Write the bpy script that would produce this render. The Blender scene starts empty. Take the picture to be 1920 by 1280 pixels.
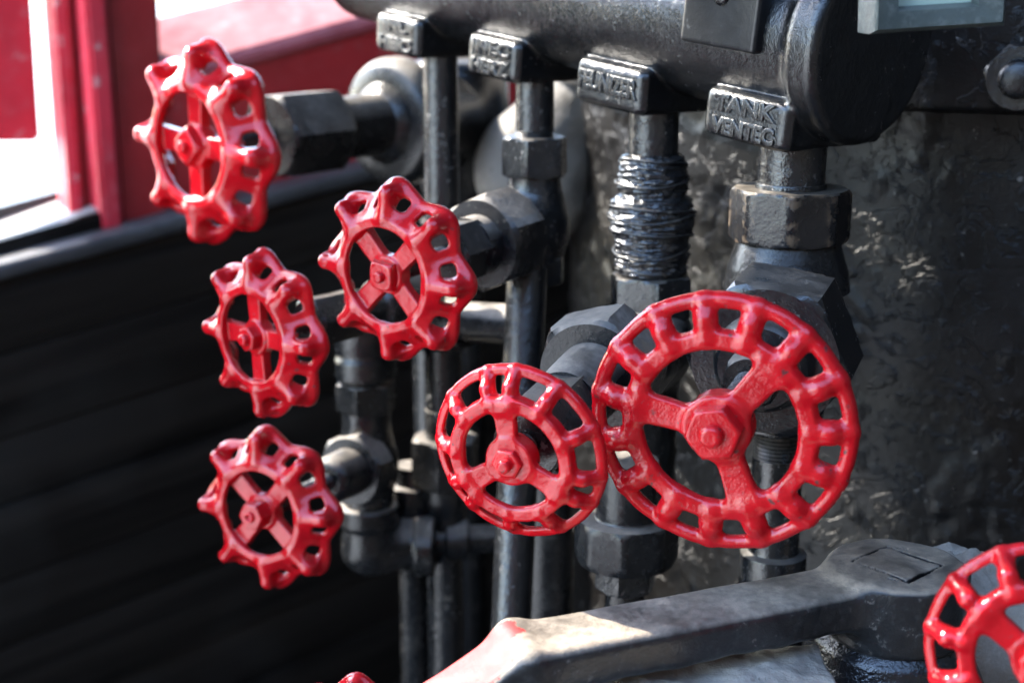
import bpy, bmesh, math, random
import numpy as np
from mathutils import Vector, Matrix, noise as mnoise

random.seed(7); rng = np.random.default_rng(7)
scene = bpy.context.scene
COL = scene.collection

# ------------------------------------------------------------------ camera frame
FPX = 2600.0
PITCH = math.radians(14.0)
CAM = Vector((0, 0, 1.5))
FW = Vector((0, math.cos(PITCH), -math.sin(PITCH)))
RT = Vector((1, 0, 0))
UP = Vector((0, math.sin(PITCH), math.cos(PITCH)))

def P(px, py, d):
    """world point seen at photo pixel (px,py), d metres along the view axis"""
    return CAM + FW*d + RT*((px-960)/FPX*d) + UP*((640-py)/FPX*d)

def zat(p, py):
    """height on the vertical line through p that projects to picture row py"""
    k = (640-py)/FPX
    v = p - CAM
    # (up) = k (fw): solve for z
    a = UP.z - k*FW.z
    b = k*(FW.x*v.x+FW.y*v.y) - (UP.x*v.x+UP.y*v.y)
    return CAM.z + b/a

# ------------------------------------------------------------------ materials
def new_mat(name):
    m = bpy.data.materials.new(name); m.use_nodes = True
    nt = m.node_tree
    return m, nt, nt.nodes['Principled BSDF'], nt.nodes, nt.links

def nd(ns, t, **kw):
    n = ns.new(t)
    for k, v in kw.items():
        if k in n.inputs: n.inputs[k].default_value = v
        else: setattr(n, k, v)
    return n

def noise_tex(ns, ls, scale, detail=4, rough=.55, dist=0, vec=None):
    n = ns.new('ShaderNodeTexNoise'); n.inputs['Scale'].default_value = scale
    n.inputs['Detail'].default_value = detail; n.inputs['Roughness'].default_value = rough
    n.inputs['Distortion'].default_value = dist
    if vec is not None: ls.new(vec, n.inputs['Vector'])
    return n

def ramp(ns, ls, fac, lo, hi, c0=(0,0,0,1), c1=(1,1,1,1)):
    r = ns.new('ShaderNodeValToRGB')
    r.color_ramp.elements[0].position = lo; r.color_ramp.elements[0].color = c0
    r.color_ramp.elements[1].position = hi; r.color_ramp.elements[1].color = c1
    ls.new(fac, r.inputs['Fac']); return r

def mixc(ns, ls, fac, a, b, blend='MIX'):
    m = ns.new('ShaderNodeMix'); m.data_type = 'RGBA'; m.blend_type = blend
    for s, v in ((0, fac), (6, a), (7, b)):
        if hasattr(v, 'is_output'): ls.new(v, m.inputs[s])
        else: m.inputs[s].default_value = v
    return m.outputs[2]

def mth(ns, ls, op, a, b=None, clamp=False):
    m = ns.new('ShaderNodeMath'); m.operation = op; m.use_clamp = clamp
    for i, v in enumerate((a, b)):
        if v is None: continue
        if hasattr(v, 'is_output'): ls.new(v, m.inputs[i])
        else: m.inputs[i].default_value = v
    return m.outputs[0]

def bump(ns, ls, height, strength, dist, normal=None):
    b = ns.new('ShaderNodeBump'); b.inputs['Strength'].default_value = strength
    b.inputs['Distance'].default_value = dist
    ls.new(height, b.inputs['Height'])
    if normal is not None: ls.new(normal, b.inputs['Normal'])
    return b.outputs['Normal']

def up_mask(ns, ls, lo, hi):
    g = ns.new('ShaderNodeNewGeometry'); s = ns.new('ShaderNodeSeparateXYZ')
    ls.new(g.outputs['Normal'], s.inputs[0])
    return ramp(ns, ls, s.outputs['Z'], lo, hi).outputs['Color'], g

def painted(name, col, rough=.3, dust=.0, chips=.5, bump_s=.15, coat=.4, dustcol=(.22,.195,.165,1), scale=1.0, seed=0.0,
            chipcol=(.03,.022,.02,1), fade=None, dlo=.45, dhi=.95, fine=1100, spec=.5, edge=0, elo=.515, ehi=.575):
    m, nt, bs, ns, ls = new_mat(name)
    tc = ns.new('ShaderNodeTexCoord')
    mp = ns.new('ShaderNodeMapping'); mp.inputs['Location'].default_value = (seed, seed*1.7, seed*.3)
    oi = ns.new('ShaderNodeObjectInfo')
    va = ns.new('ShaderNodeVectorMath'); va.operation = 'ADD'
    ls.new(tc.outputs['Object'], va.inputs[0]); ls.new(mth(ns, ls, 'MULTIPLY', oi.outputs['Random'], 37.0/max(scale*20,1)), va.inputs[1])
    ls.new(va.outputs[0], mp.inputs[0]); v = mp.outputs[0]
    n1 = noise_tex(ns, ls, 45*scale, 5, .6, .3, v)
    n2 = noise_tex(ns, ls, 320*scale, 4, .6, 0, v)
    n3 = noise_tex(ns, ls, fine*scale, 2, .5, 0, v)
    c = tuple(col)+(1,)
    dark = tuple(x*.72 for x in col)+(1,)
    lite = (fade if fade else tuple(min(1, x*1.25+.004) for x in col))
    lite = tuple(lite)[:3]+(1,)
    base = mixc(ns, ls, ramp(ns, ls, n1.outputs[0], .35, .62).outputs[0], dark, c)
    base = mixc(ns, ls, mth(ns, ls, 'MULTIPLY', ramp(ns, ls, n2.outputs[0], .5, .78).outputs[0], .5), base, lite)
    # chips: small bare spots where two noises meet
    ch = mth(ns, ls, 'MULTIPLY', ramp(ns, ls, n2.outputs[0], .62, .66).outputs[0], ramp(ns, ls, n1.outputs[0], .51, .58).outputs[0])
    ch = mth(ns, ls, 'MULTIPLY', ch, chips)
    if edge:
        ge = ns.new('ShaderNodeNewGeometry')
        ew = mth(ns, ls, 'MULTIPLY', ramp(ns, ls, ge.outputs['Pointiness'], elo, ehi).outputs[0], ramp(ns, ls, n2.outputs[0], .50, .62).outputs[0])
        ch = mth(ns, ls, 'MAXIMUM', ch, mth(ns, ls, 'MULTIPLY', ew, edge))
    base = mixc(ns, ls, ch, base, chipcol)
    r = mth(ns, ls, 'ADD', mth(ns, ls, 'MULTIPLY', n1.outputs[0], .30), rough-.15)
    r = mth(ns, ls, 'ADD', r, mth(ns, ls, 'MULTIPLY', ch, .4))
    coatv = None
    if dust > 0:
        um, g = up_mask(ns, ls, dlo, dhi)
        dn = ramp(ns, ls, n1.outputs[0], .22, .60)
        dn2 = ramp(ns, ls, n2.outputs[0], .25, .6, (.55,.55,.55,1))
        f = mth(ns, ls, 'MULTIPLY', mth(ns, ls, 'MULTIPLY', um, dn.outputs[0]), dust)
        f = mth(ns, ls, 'MULTIPLY', f, dn2.outputs[0], True)
        # a thin film of dust everywhere
        film = mth(ns, ls, 'MULTIPLY', ramp(ns, ls, n1.outputs[0], .45, .8).outputs[0], dust*.05)
        f = mth(ns, ls, 'MAXIMUM', f, film)
        base = mixc(ns, ls, f, base, dustcol)
        r = mth(ns, ls, 'ADD', r, mth(ns, ls, 'MULTIPLY', f, .6), True)
        coatv = mth(ns, ls, 'MULTIPLY', mth(ns, ls, 'SUBTRACT', 1.0, f, True), coat)
    ls.new(base, bs.inputs['Base Color']); ls.new(r, bs.inputs['Roughness'])
    if coatv is not None: ls.new(coatv, bs.inputs['Coat Weight'])
    else: bs.inputs['Coat Weight'].default_value = coat
    bs.inputs['Coat Roughness'].default_value = max(.06, rough*.4)
    bs.inputs['Specular IOR Level'].default_value = spec
    h = mth(ns, ls, 'ADD', mth(ns, ls, 'MULTIPLY', n2.outputs[0], .6), mth(ns, ls, 'MULTIPLY', n3.outputs[0], .25))
    h = mth(ns, ls, 'SUBTRACT', h, mth(ns, ls, 'MULTIPLY', ch, .5))
    nb = bump(ns, ls, h, bump_s, .0012/scale)
    ls.new(nb, bs.inputs['Normal'])
    if coat: 
        nb2 = bump(ns, ls, h, bump_s*.6, .0012/scale); ls.new(nb2, bs.inputs['Coat Normal'])
    return m

M = {}
M['red'] = painted('red_enamel', (.50, .0075, .019), rough=.36, dust=.25, chips=.75, bump_s=.10, coat=.55, dustcol=(.45,.24,.23,1), scale=1.0,
                   fade=(.56,.03,.045), chipcol=(.05,.02,.02,1), dlo=.3, dhi=1)
M['cast'] = painted('black_cast_paint', edge=.5, col=(.005, .0058, .007), rough=.20, dust=.12, chips=.25, bump_s=.6, coat=0, scale=1.1, fine=1700,
                    fade=(.025,.026,.028), chipcol=(.10,.085,.07,1), dlo=.5, dhi=1.0, dustcol=(.10,.092,.082,1), spec=.8)
M['iron'] = painted('black_iron', (.006, .007, .0085), rough=.22, dust=.5, chips=.8, bump_s=.42, coat=0, scale=1.1, seed=3.1,
                    fade=(.035,.036,.038), chipcol=(.09,.07,.06,1), dlo=.35, dhi=.9, spec=.8)
M['pipe'] = painted('black_pipe', (.0065, .0075, .009), rough=.23, dust=.3, chips=.9, bump_s=.65, coat=0, scale=.8, seed=5.7,
                    fade=(.045,.044,.043), chipcol=(.10,.085,.07,1), dlo=.2, dhi=.9, spec=.8)
M['dusty'] = painted('dusty_iron', (.007, .0078, .009), rough=.26, dust=1.0, chips=.5, bump_s=.3, coat=0, scale=1.0, seed=8.3,
                     fade=(.05,.048,.046), chipcol=(.10,.085,.07,1), dlo=.30, dhi=.75, dustcol=(.27,.24,.205,1))
M['tar'] = painted('tarred_wrap', (.012, .013, .015), rough=.20, dust=.10, chips=.3, bump_s=.7, coat=0, scale=.75, seed=1.3,
                   fade=(.04,.04,.04), chipcol=(.10,.09,.08,1), spec=.8)
M['plate'] = painted('black_plate', (.008,.009,.0105), rough=.32, dust=.1, chips=.4, bump_s=.12, coat=0, scale=.8, seed=1.1, fade=(.02,.02,.022), chipcol=(.08,.09,.1,1))
M['grime'] = painted('grime', (.34, .30, .25), rough=.85, dust=.6, chips=.7, bump_s=.9, coat=0, scale=.7, seed=2.2,
                     fade=(.48,.44,.37), chipcol=(.04,.036,.032,1), dustcol=(.5,.45,.38,1))
M['gauge'] = painted('grey_green_frame', (.06, .078, .075), rough=.35, dust=.3, chips=.5, bump_s=.3, coat=.2, scale=.8, seed=4.4,
                     fade=(.2,.22,.21), chipcol=(.03,.03,.03,1))
M['pane'] = painted('pale_green_pane', (.45, .60, .52), rough=.25, dust=0, chips=.05, bump_s=.05, coat=.5, scale=.3, seed=6.4)
M['redwood'] = painted('red_paint_on_wood', (.36, .012, .016), rough=.5, dust=.2, chips=.35, bump_s=.25, coat=.10, scale=.22, seed=9.1,
                       fade=(.36,.03,.035), chipcol=(.30,.12,.11,1), dustcol=(.45,.2,.2,1))
M['paleboard'] = painted('weathered_pale_board', (.42,.40,.38), rough=.7, dust=0, chips=.3, bump_s=.3, coat=0, scale=.2, seed=2.6)
M['blackboard_rail'] = painted('black_rail', (.03,.031,.034), rough=.42, dust=.35, chips=.5, bump_s=.4, coat=.15, scale=.25, seed=2.9,
                     fade=(.07,.07,.075), chipcol=(.15,.14,.13,1), dustcol=(.20,.20,.21,1), dlo=.3)

M['bronze'] = painted('worn_bronze_nut', (.010,.010,.011), rough=.27, dust=.6, chips=1.0, edge=.9, bump_s=.3, coat=0, scale=.6, seed=5.2, fade=(.05,.04,.03), chipcol=(.17,.115,.07,1), dlo=.35, dustcol=(.26,.22,.17,1))
def boiler_mat():
    m, nt, bs, ns, ls = new_mat('flaking_black_boiler_paint')
    tc = ns.new('ShaderNodeTexCoord'); v = tc.outputs['Object']
    n0 = noise_tex(ns, ls, 7, 4, .6, .4, v)
    n1 = noise_tex(ns, ls, 38, 6, .62, .6, v)
    n2 = noise_tex(ns, ls, 180, 5, .6, .2, v)
    n3 = noise_tex(ns, ls, 700, 3, .6, 0, v)
    vo = ns.new('ShaderNodeTexVoronoi'); vo.inputs['Scale'].default_value = 95; ls.new(v, vo.inputs['Vector'])
    base = mixc(ns, ls, ramp(ns, ls, n0.outputs[0], .36, .62).outputs[0], (.0035,.0025,.0021,1), (.0060,.0058,.0056,1))
    base = mixc(ns, ls, mth(ns, ls, 'MULTIPLY', ramp(ns, ls, n1.outputs[0], .5, .72).outputs[0], .3), base, (.016,.0155,.015,1))
    spk = mth(ns, ls, 'MULTIPLY', ramp(ns, ls, n2.outputs[0], .68, .72).outputs[0], .9)
    base = mixc(ns, ls, spk, base, (.20,.19,.18,1))
    ls.new(base, bs.inputs['Base Color'])
    r = mth(ns, ls, 'ADD', mth(ns, ls, 'MULTIPLY', n1.outputs[0], .25), .20)
    ls.new(r, bs.inputs['Roughness'])
    flake = ramp(ns, ls, n1.outputs[0], .50, .525).outputs[0]
    bl = ramp(ns, ls, vo.outputs['Distance'], .0, .45, (1,1,1,1), (0,0,0,1)).outputs[0]
    bl = mth(ns, ls, 'MULTIPLY', bl, ramp(ns, ls, n2.outputs[0], .5, .65).outputs[0])
    h = mth(ns, ls, 'ADD', mth(ns, ls, 'MULTIPLY', flake, .45), mth(ns, ls, 'MULTIPLY', n2.outputs[0], .32))
    h = mth(ns, ls, 'ADD', h, mth(ns, ls, 'MULTIPLY', n3.outputs[0], .25))
    h = mth(ns, ls, 'ADD', h, mth(ns, ls, 'MULTIPLY', bl, .8))
    ls.new(bump(ns, ls, h, .65, .0018), bs.inputs['Normal'])
    bs.inputs['Specular IOR Level'].default_value = .38
    return m
M['boiler'] = boiler_mat()

def wood_mat():
    m, nt, bs, ns, ls = new_mat('blackened_plank_wood')
    tc = ns.new('ShaderNodeTexCoord')
    wdv = Vector(RT*(5040/FPX)+UP*(1740/FPX)+FW).normalized()
    wnv = wdv.cross(Vector((0,0,1))).normalized(); wuv = wnv.cross(wdv)
    mp = ns.new('ShaderNodeCombineXYZ')
    for k, (vec_, sc_) in enumerate(((wdv, 1.4), (wuv, 34), (wnv, 34))):
        dt = ns.new('ShaderNodeVectorMath'); dt.operation = 'DOT_PRODUCT'
        ls.new(tc.outputs['Object'], dt.inputs[0]); dt.inputs[1].default_value = vec_*sc_
        ls.new(dt.outputs['Value'], mp.inputs[k])
    n1 = noise_tex(ns, ls, 1.2, 6, .6, .4, mp.outputs[0])
    n2 = noise_tex(ns, ls, 5, 3, .5, 0, tc.outputs['Object'])
    base = mixc(ns, ls, ramp(ns, ls, n1.outputs[0], .35, .7).outputs[0], (.0032,.0025,.0021,1), (.0135,.0105,.0085,1))
    base = mixc(ns, ls, mth(ns, ls, 'MULTIPLY', ramp(ns, ls, n2.outputs[0], .5, .75).outputs[0], .5), base, (.03,.028,.026,1))
    ls.new(base, bs.inputs['Base Color'])
    bs.inputs['Roughness'].default_value = .5
    bs.inputs['Specular IOR Level'].default_value = .10
    ls.new(bump(ns, ls, n1.outputs[0], .6, .004), bs.inputs['Normal'])
    return m
M['wood'] = wood_mat()

def ground_mat(name, a, b, sc):
    m, nt, bs, ns, ls = new_mat(name)
    tc = ns.new('ShaderNodeTexCoord')
    n = noise_tex(ns, ls, sc, 6, .6, 0, tc.outputs['Object'])
    ls.new(mixc(ns, ls, n.outputs[0], a, b), bs.inputs['Base Color'])
    bs.inputs['Roughness'].default_value = .9
    ls.new(bump(ns, ls, n.outputs[0], .5, .01), bs.inputs['Normal'])
    return m
M['ground'] = ground_mat('pale_gravel', (.42,.40,.36,1), (.58,.56,.52,1), 9)
M['floor'] = ground_mat('dark_floor', (.03,.027,.025,1), (.06,.055,.05,1), 12)

# ------------------------------------------------------------------ objects
ORG = {}
def thing(name, label, cat, loc, group=None, kind=None):
    o = bpy.data.objects.new(name, None); COL.objects.link(o)
    o.location = loc; o.empty_display_size = .01
    o['label'] = label; o['category'] = cat
    if group: o['group'] = group
    if kind: o['kind'] = kind
    ORG[o] = Vector(loc)
    return o

def tag(o, label=None, cat=None, group=None, kind=None):
    for k, v in (('label', label), ('category', cat), ('group', group), ('kind', kind)):
        if v: o[k] = v
    return o

def link(name, me, mat, parent=None, label=None):
    """world-space mesh me -> object under parent"""
    o = bpy.data.objects.new(name, me); COL.objects.link(o)
    if mat is not None:
        me.materials.clear(); me.materials.append(mat)
    if parent is not None:
        org = ORG[parent]
        me.transform(Matrix.Translation(-org))
        o.parent = parent
        ORG[o] = org          # the part sits at its parent's origin
    else:
        c = Vector((0, 0, 0))
        n = len(me.vertices)
        co = np.empty(n*3, np.float32); me.vertices.foreach_get('co', co)
        c = Vector(co.reshape(-1, 3).mean(0).tolist())
        me.transform(Matrix.Translation(-c)); o.location = c
        ORG[o] = c
    if label: o['label'] = label
    return o

def subpart_fix(o):  # a sub-part's parent already sits at the thing's origin
    return o

def smooth(me, ang=None):
    me.polygons.foreach_set('use_smooth', [True]*len(me.polygons))
    if ang is not None:
        try: me.set_sharp_from_angle(angle=math.radians(ang))
        except Exception: pass

def from_bm(name, bm, ang=35):
    bmesh.ops.recalc_face_normals(bm, faces=bm.faces)
    me = bpy.data.meshes.new(name); bm.to_mesh(me); bm.free()
    smooth(me, ang); return me

def basis(axis, ref=None):
    a = Vector(axis).normalized()
    r = Vector(ref) if ref is not None else (Vector((0, 0, 1)) if abs(a.z) < .9 else Vector((0, 1, 0)))
    e1 = (r - a*r.dot(a)).normalized()
    e2 = a.cross(e1)
    return a, e1, e2

def turned(profile, origin, axis, seg=56, ref=None, jitter=0, rot=0, sides=None, ang=35, cap=True):
    """profile [(L, r), ...] turned about axis through origin; sides: n-gon instead of circle"""
    a, e1, e2 = basis(axis, ref)
    n = sides or seg
    bm = bmesh.new(); rings = []
    for L, r in profile:
        ring = []
        for i in range(n):
            t = 2*math.pi*i/n + rot
            q = Vector(origin) + a*L + (e1*math.cos(t) + e2*math.sin(t))*r
            ring.append(bm.verts.new(q))
        rings.append(ring)
    for A, B in zip(rings, rings[1:]):
        for i in range(n):
            bm.faces.new((A[i], A[(i+1) % n], B[(i+1) % n], B[i]))
    if cap:
        bm.faces.new(rings[0]); bm.faces.new(rings[-1])
    return bm

def bevel(bm, w, seg=2, ang=30):
    es = [e for e in bm.edges if len(e.link_faces) == 2 and e.calc_face_angle(0) > math.radians(ang)]
    bmesh.ops.bevel(bm, geom=es, offset=w, segments=seg, profile=.6, affect='EDGES', clamp_overlap=True)
    return bm

def rounded_profile(pts, rr=.0008):
    """chamfer the corners of a turned profile"""
    out = [pts[0]]
    for p, q, s in zip(pts, pts[1:], pts[2:]):
        p, q, s = Vector(p), Vector(q), Vector(s)
        d1, d2 = (p-q), (s-q)
        if d1.length < 1e-7 or d2.length < 1e-7: out.append(tuple(q)); continue
        k = min(rr, d1.length*.4, d2.length*.4)
        a1 = q + d1.normalized()*k; a2 = q + d2.normalized()*k
        out += [tuple(a1), tuple((a1+a2)*.25 + q*.5), tuple(a2)]
    out.append(pts[-1])
    return out

def bolt_prism(n, r, L0, L1, origin, axis, rot=0, ref=None, ch=.12, bev=.0006):
    """n-sided nut with chamfered corners: intersection of a prism and a turned cone, built as rings"""
    a, e1, e2 = basis(axis, ref)
    bm = bmesh.new(); seg = n*8
    ap = r*math.cos(math.pi/n)
    h = L1-L0; c = r*ch
    rings = []
    for L, lim in ((L0, ap*.96), (L0, ap+.0), (L0+c*.35, ap+(r-ap)*.6), (L0+c*.8, r*1.01), (L1-c*.8, r*1.01), (L1-c*.35, ap+(r-ap)*.6), (L1, ap), (L1, ap*.96)):
        ring = []
        for i in range(seg):
            t = 2*math.pi*i/seg
            f = (t % (2*math.pi/n)) - math.pi/n
            rr = min(ap/math.cos(f), lim)
            tt = t + rot
            ring.append(bm.verts.new(Vector(origin)+a*L+(e1*math.cos(tt)+e2*math.sin(tt))*rr))
        rings.append(ring)
    for A, B in zip(rings, rings[1:]):
        for i in range(seg):
            bm.faces.new((A[i], A[(i+1) % seg], B[(i+1) % seg], B[i]))
    bm.faces.new(rings[0]); bm.faces.new(rings[-1])
    return bm

def box_bm(c, ax, ay, az, sx, sy, sz, bev=.0, seg=2, bm=None):
    own = bmesh.new()
    vs = [own.verts.new(Vector(c)+ax*sx*i+ay*sy*j+az*sz*k) for i in (-.5, .5) for j in (-.5, .5) for k in (-.5, .5)]
    for f in ((0,1,3,2),(4,6,7,5),(0,4,5,1),(2,3,7,6),(0,2,6,4),(1,5,7,3)):
        own.faces.new([vs[i] for i in f])
    bmesh.ops.recalc_face_normals(own, faces=own.faces)
    if bev: bmesh.ops.bevel(own, geom=list(own.edges), offset=bev, segments=seg, profile=.6, affect='EDGES')
    return own

# ------------------------------------------------------------------ signed distance modelling
def smin(a, b, k):
    h = np.clip(.5+.5*(b-a)/k, 0, 1)
    return b*(1-h)+a*h-k*h*(1-h)
def smax(a, b, k): return -smin(-a, -b, k)
def sstep(a, b, x):
    t = np.clip((x-a)/(b-a), 0, 1); return t*t*(3-2*t)
def capsule(x, y, z, A, B, ra, rb=None):
    rb = ra if rb is None else rb
    A = np.asarray(A, float); B = np.asarray(B, float); d = B-A
    t = ((x-A[0])*d[0]+(y-A[1])*d[1]+(z-A[2])*d[2])/d.dot(d); t = np.clip(t, 0, 1)
    return np.sqrt((x-A[0]-t*d[0])**2+(y-A[1]-t*d[1])**2+(z-A[2]-t*d[2])**2)-(ra+(rb-ra)*t)
def rbox(dx, dy, dz, r):
    """dx.. = |coord|-half ; rounded box"""
    a, b, c = dx+r, dy+r, dz+r
    return np.sqrt(np.maximum(a,0)**2+np.maximum(b,0)**2+np.maximum(c,0)**2)+np.minimum(np.maximum(np.maximum(a,b),c),0)-r
def rbox2(dx, dy, r):
    a, b = dx+r, dy+r
    return np.sqrt(np.maximum(a,0)**2+np.maximum(b,0)**2)+np.minimum(np.maximum(a,b),0)-r

def nets(fn, lo, hi, h):
    """surface nets of fn on a grid; returns verts, quads, normals"""
    xs = [np.arange(l, u+h, h).astype(np.float32) for l, u in zip(lo, hi)]
    nx, ny, nz = map(len, xs)
    f = np.empty((nx, ny, nz), np.float32)
    step = max(1, int(2_000_000/(ny*nz)))
    for i in range(0, nx, step):
        X, Y, Z = np.meshgrid(xs[0][i:i+step], xs[1], xs[2], indexing='ij')
        f[i:i+step] = fn(X, Y, Z)
    s = f < 0
    cnt = np.zeros((nx-1, ny-1, nz-1), np.uint8)
    for a in (0, 1):
        for b in (0, 1):
            for c in (0, 1):
                cnt += s[a:nx-1+a, b:ny-1+b, c:nz-1+c]
    act = (cnt > 0) & (cnt < 8)
    idx = np.full(act.shape, -1, np.int64)
    I, J, K = np.nonzero(act)
    idx[I, J, K] = np.arange(len(I))
    pos = np.stack([xs[0][I], xs[1][J], xs[2][K]], 1).astype(np.float64) + h*.5
    quads = []
    def emit(e, flip, c):
        # c: function giving the four cell index arrays round an edge
        q = np.stack([idx[tuple(x)] for x in c], 1)
        q = q[(q >= 0).all(1)] if False else q
        return q
    # x edges
    for ax in range(3):
        sl0 = [slice(None)]*3; sl1 = [slice(None)]*3
        sl0[ax] = slice(0, -1); sl1[ax] = slice(1, None)
        d = s[tuple(sl0)] != s[tuple(sl1)]
        inside = s[tuple(sl0)]
        b, c = [k for k in range(3) if k != ax]
        E = np.nonzero(d)
        ok = (E[b] > 0) & (E[c] > 0) & (E[b] < (nx, ny, nz)[b]-1) & (E[c] < (nx, ny, nz)[c]-1)
        E = [e[ok] for e in E]
        ins = inside[tuple(E)]
        def cell(db, dc):
            q = [e.copy() for e in E]; q[b] = q[b]+db; q[c] = q[c]+dc
            return idx[tuple(q)]
        q = np.stack([cell(-1,-1), cell(0,-1), cell(0,0), cell(-1,0)], 1)
        if ax == 1: ins = ~ins
        q[~ins] = q[~ins][:, ::-1]
        quads.append(q)
    quads = np.concatenate(quads)
    e = h*.35
    for it in range(4):
        x, y, z = pos.T
        v = fn(x, y, z)
        g = np.stack([fn(x+e,y,z)-fn(x-e,y,z), fn(x,y+e,z)-fn(x,y-e,z), fn(x,y,z+e)-fn(x,y,z-e)], 1)/(2*e)
        n2 = np.maximum((g*g).sum(1), .05)
        stepv = np.clip((v/n2), -h*.7, h*.7)
        pos = pos - g*stepv[:, None]*(.8 if it < 3 else .6)
    x, y, z = pos.T
    e = h*.8
    g = np.stack([fn(x+e,y,z)-fn(x-e,y,z), fn(x,y+e,z)-fn(x,y-e,z), fn(x,y,z+e)-fn(x,y,z-e)], 1)
    nrm = g/np.maximum(np.linalg.norm(g, axis=1, keepdims=True), 1e-9)
    return pos, quads, nrm

def mesh_from(pos, quads, nrm, name, mat4=None, scale=1.0):
    used = np.unique(quads); remap = np.full(len(pos), -1, np.int64); remap[used] = np.arange(len(used))
    p = pos[used]*scale; q = remap[quads]; n = nrm[used]
    if mat4 is not None:
        m = np.array(mat4)
        p = p@m[:3,:3].T + m[:3,3]; n = n@m[:3,:3].T
    me = bpy.data.meshes.new(name)
    me.vertices.add(len(p)); me.vertices.foreach_set('co', p.astype(np.float32).ravel())
    me.loops.add(q.size); me.loops.foreach_set('vertex_index', q.astype(np.int32).ravel())
    me.polygons.add(len(q)); me.polygons.foreach_set('loop_start', np.arange(0, q.size, 4, dtype=np.int32))
    me.update(calc_edges=True)
    me.polygons.foreach_set('use_smooth', [True]*len(q))
    me.normals_split_custom_set_from_vertices(n.astype(np.float32).tolist())
    return me

def sdf_obj(name, fn, lo, hi, h, mat, parent=None, mat4=None):
    pos, q, n = nets(fn, lo, hi, h)
    me = mesh_from(pos, q, n, name, mat4)
    return link(name, me, mat, parent)

# ------------------------------------------------------------------ hand wheels
def cast_wobble(x, y, z):
    return .004*(np.sin(9*x+1.3)*np.sin(8*y+.4)*np.sin(11*z+2)+.5*np.sin(21*x+.3)*np.sin(19*y+1.1))

def lobed_fn(x, y, z):
    r = np.sqrt(x*x+y*y); th = np.arctan2(y, x)
    w = ((1+np.cos(8*th))*.5)**.8
    # conical flange, its outer edge waved
    ax_, az_ = .585+.02*w, -.030
    bx_, bz_ = .800+.135*w, -.275
    ex, ez = bx_-ax_, bz_-az_
    t = np.clip(((r-ax_)*ex+(z-az_)*ez)/(ex*ex+ez*ez), 0, 1)
    bul = .035*w*np.sin(math.pi*t)
    d = np.sqrt((r-ax_-t*ex-.64*bul)**2+(z-az_-t*ez-.76*bul)**2)-.048
    phi = (th+math.pi/8) % (math.pi/4)-math.pi/8
    u, v = r*np.cos(phi), r*np.sin(phi)
    rid = capsule(u, v, z, (.610,0,-.028), (.860,0,-.080), .068, .090)
    rid = smin(rid, capsule(u, v, z, (.860,0,-.080), (.905,0,-.235), .090, .082), .05)
    d = smin(d, rid, .10)
    psi = th % (math.pi/8)-math.pi/16
    sl = math.hypot(.29, .245)
    sc = ((r-.585)*.29+(z+.030)*(-.245))/sl        # distance down the cone
    hole = rbox2(np.abs(psi*.78)-.072, np.abs(sc-.215)-.082, .05)
    nn = ((r-.585)*.245+(z+.030)*.29)/sl
    d = smax(d, -np.maximum(hole, np.abs(nn)-.22), .035)
    ring = rbox2(np.abs(r-.572)-.056, np.abs(z+.028+.5*(r-.56))-.042, .036)
    d = smin(d, ring, .05)
    lip = np.sqrt((r-bx_)**2*.8+(z-bz_)**2)-.054
    d = smin(d, lip, .045)
    ph4 = (th+math.pi/4) % (math.pi/2)-math.pi/4
    u, v = r*np.cos(ph4), r*np.sin(ph4)
    sp = rbox(np.abs(u-.31)-.32, np.abs(v)-(.105+.05*np.clip(u-.3,0,1)), np.abs(z+.125)-.060, .02)
    d = smin(d, sp, .05)
    hub = rbox2(r-.205, np.abs(z+.125)-.090, .03)
    d = smin(d, hub, .035)
    return d+cast_wobble(x, y, z)

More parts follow.
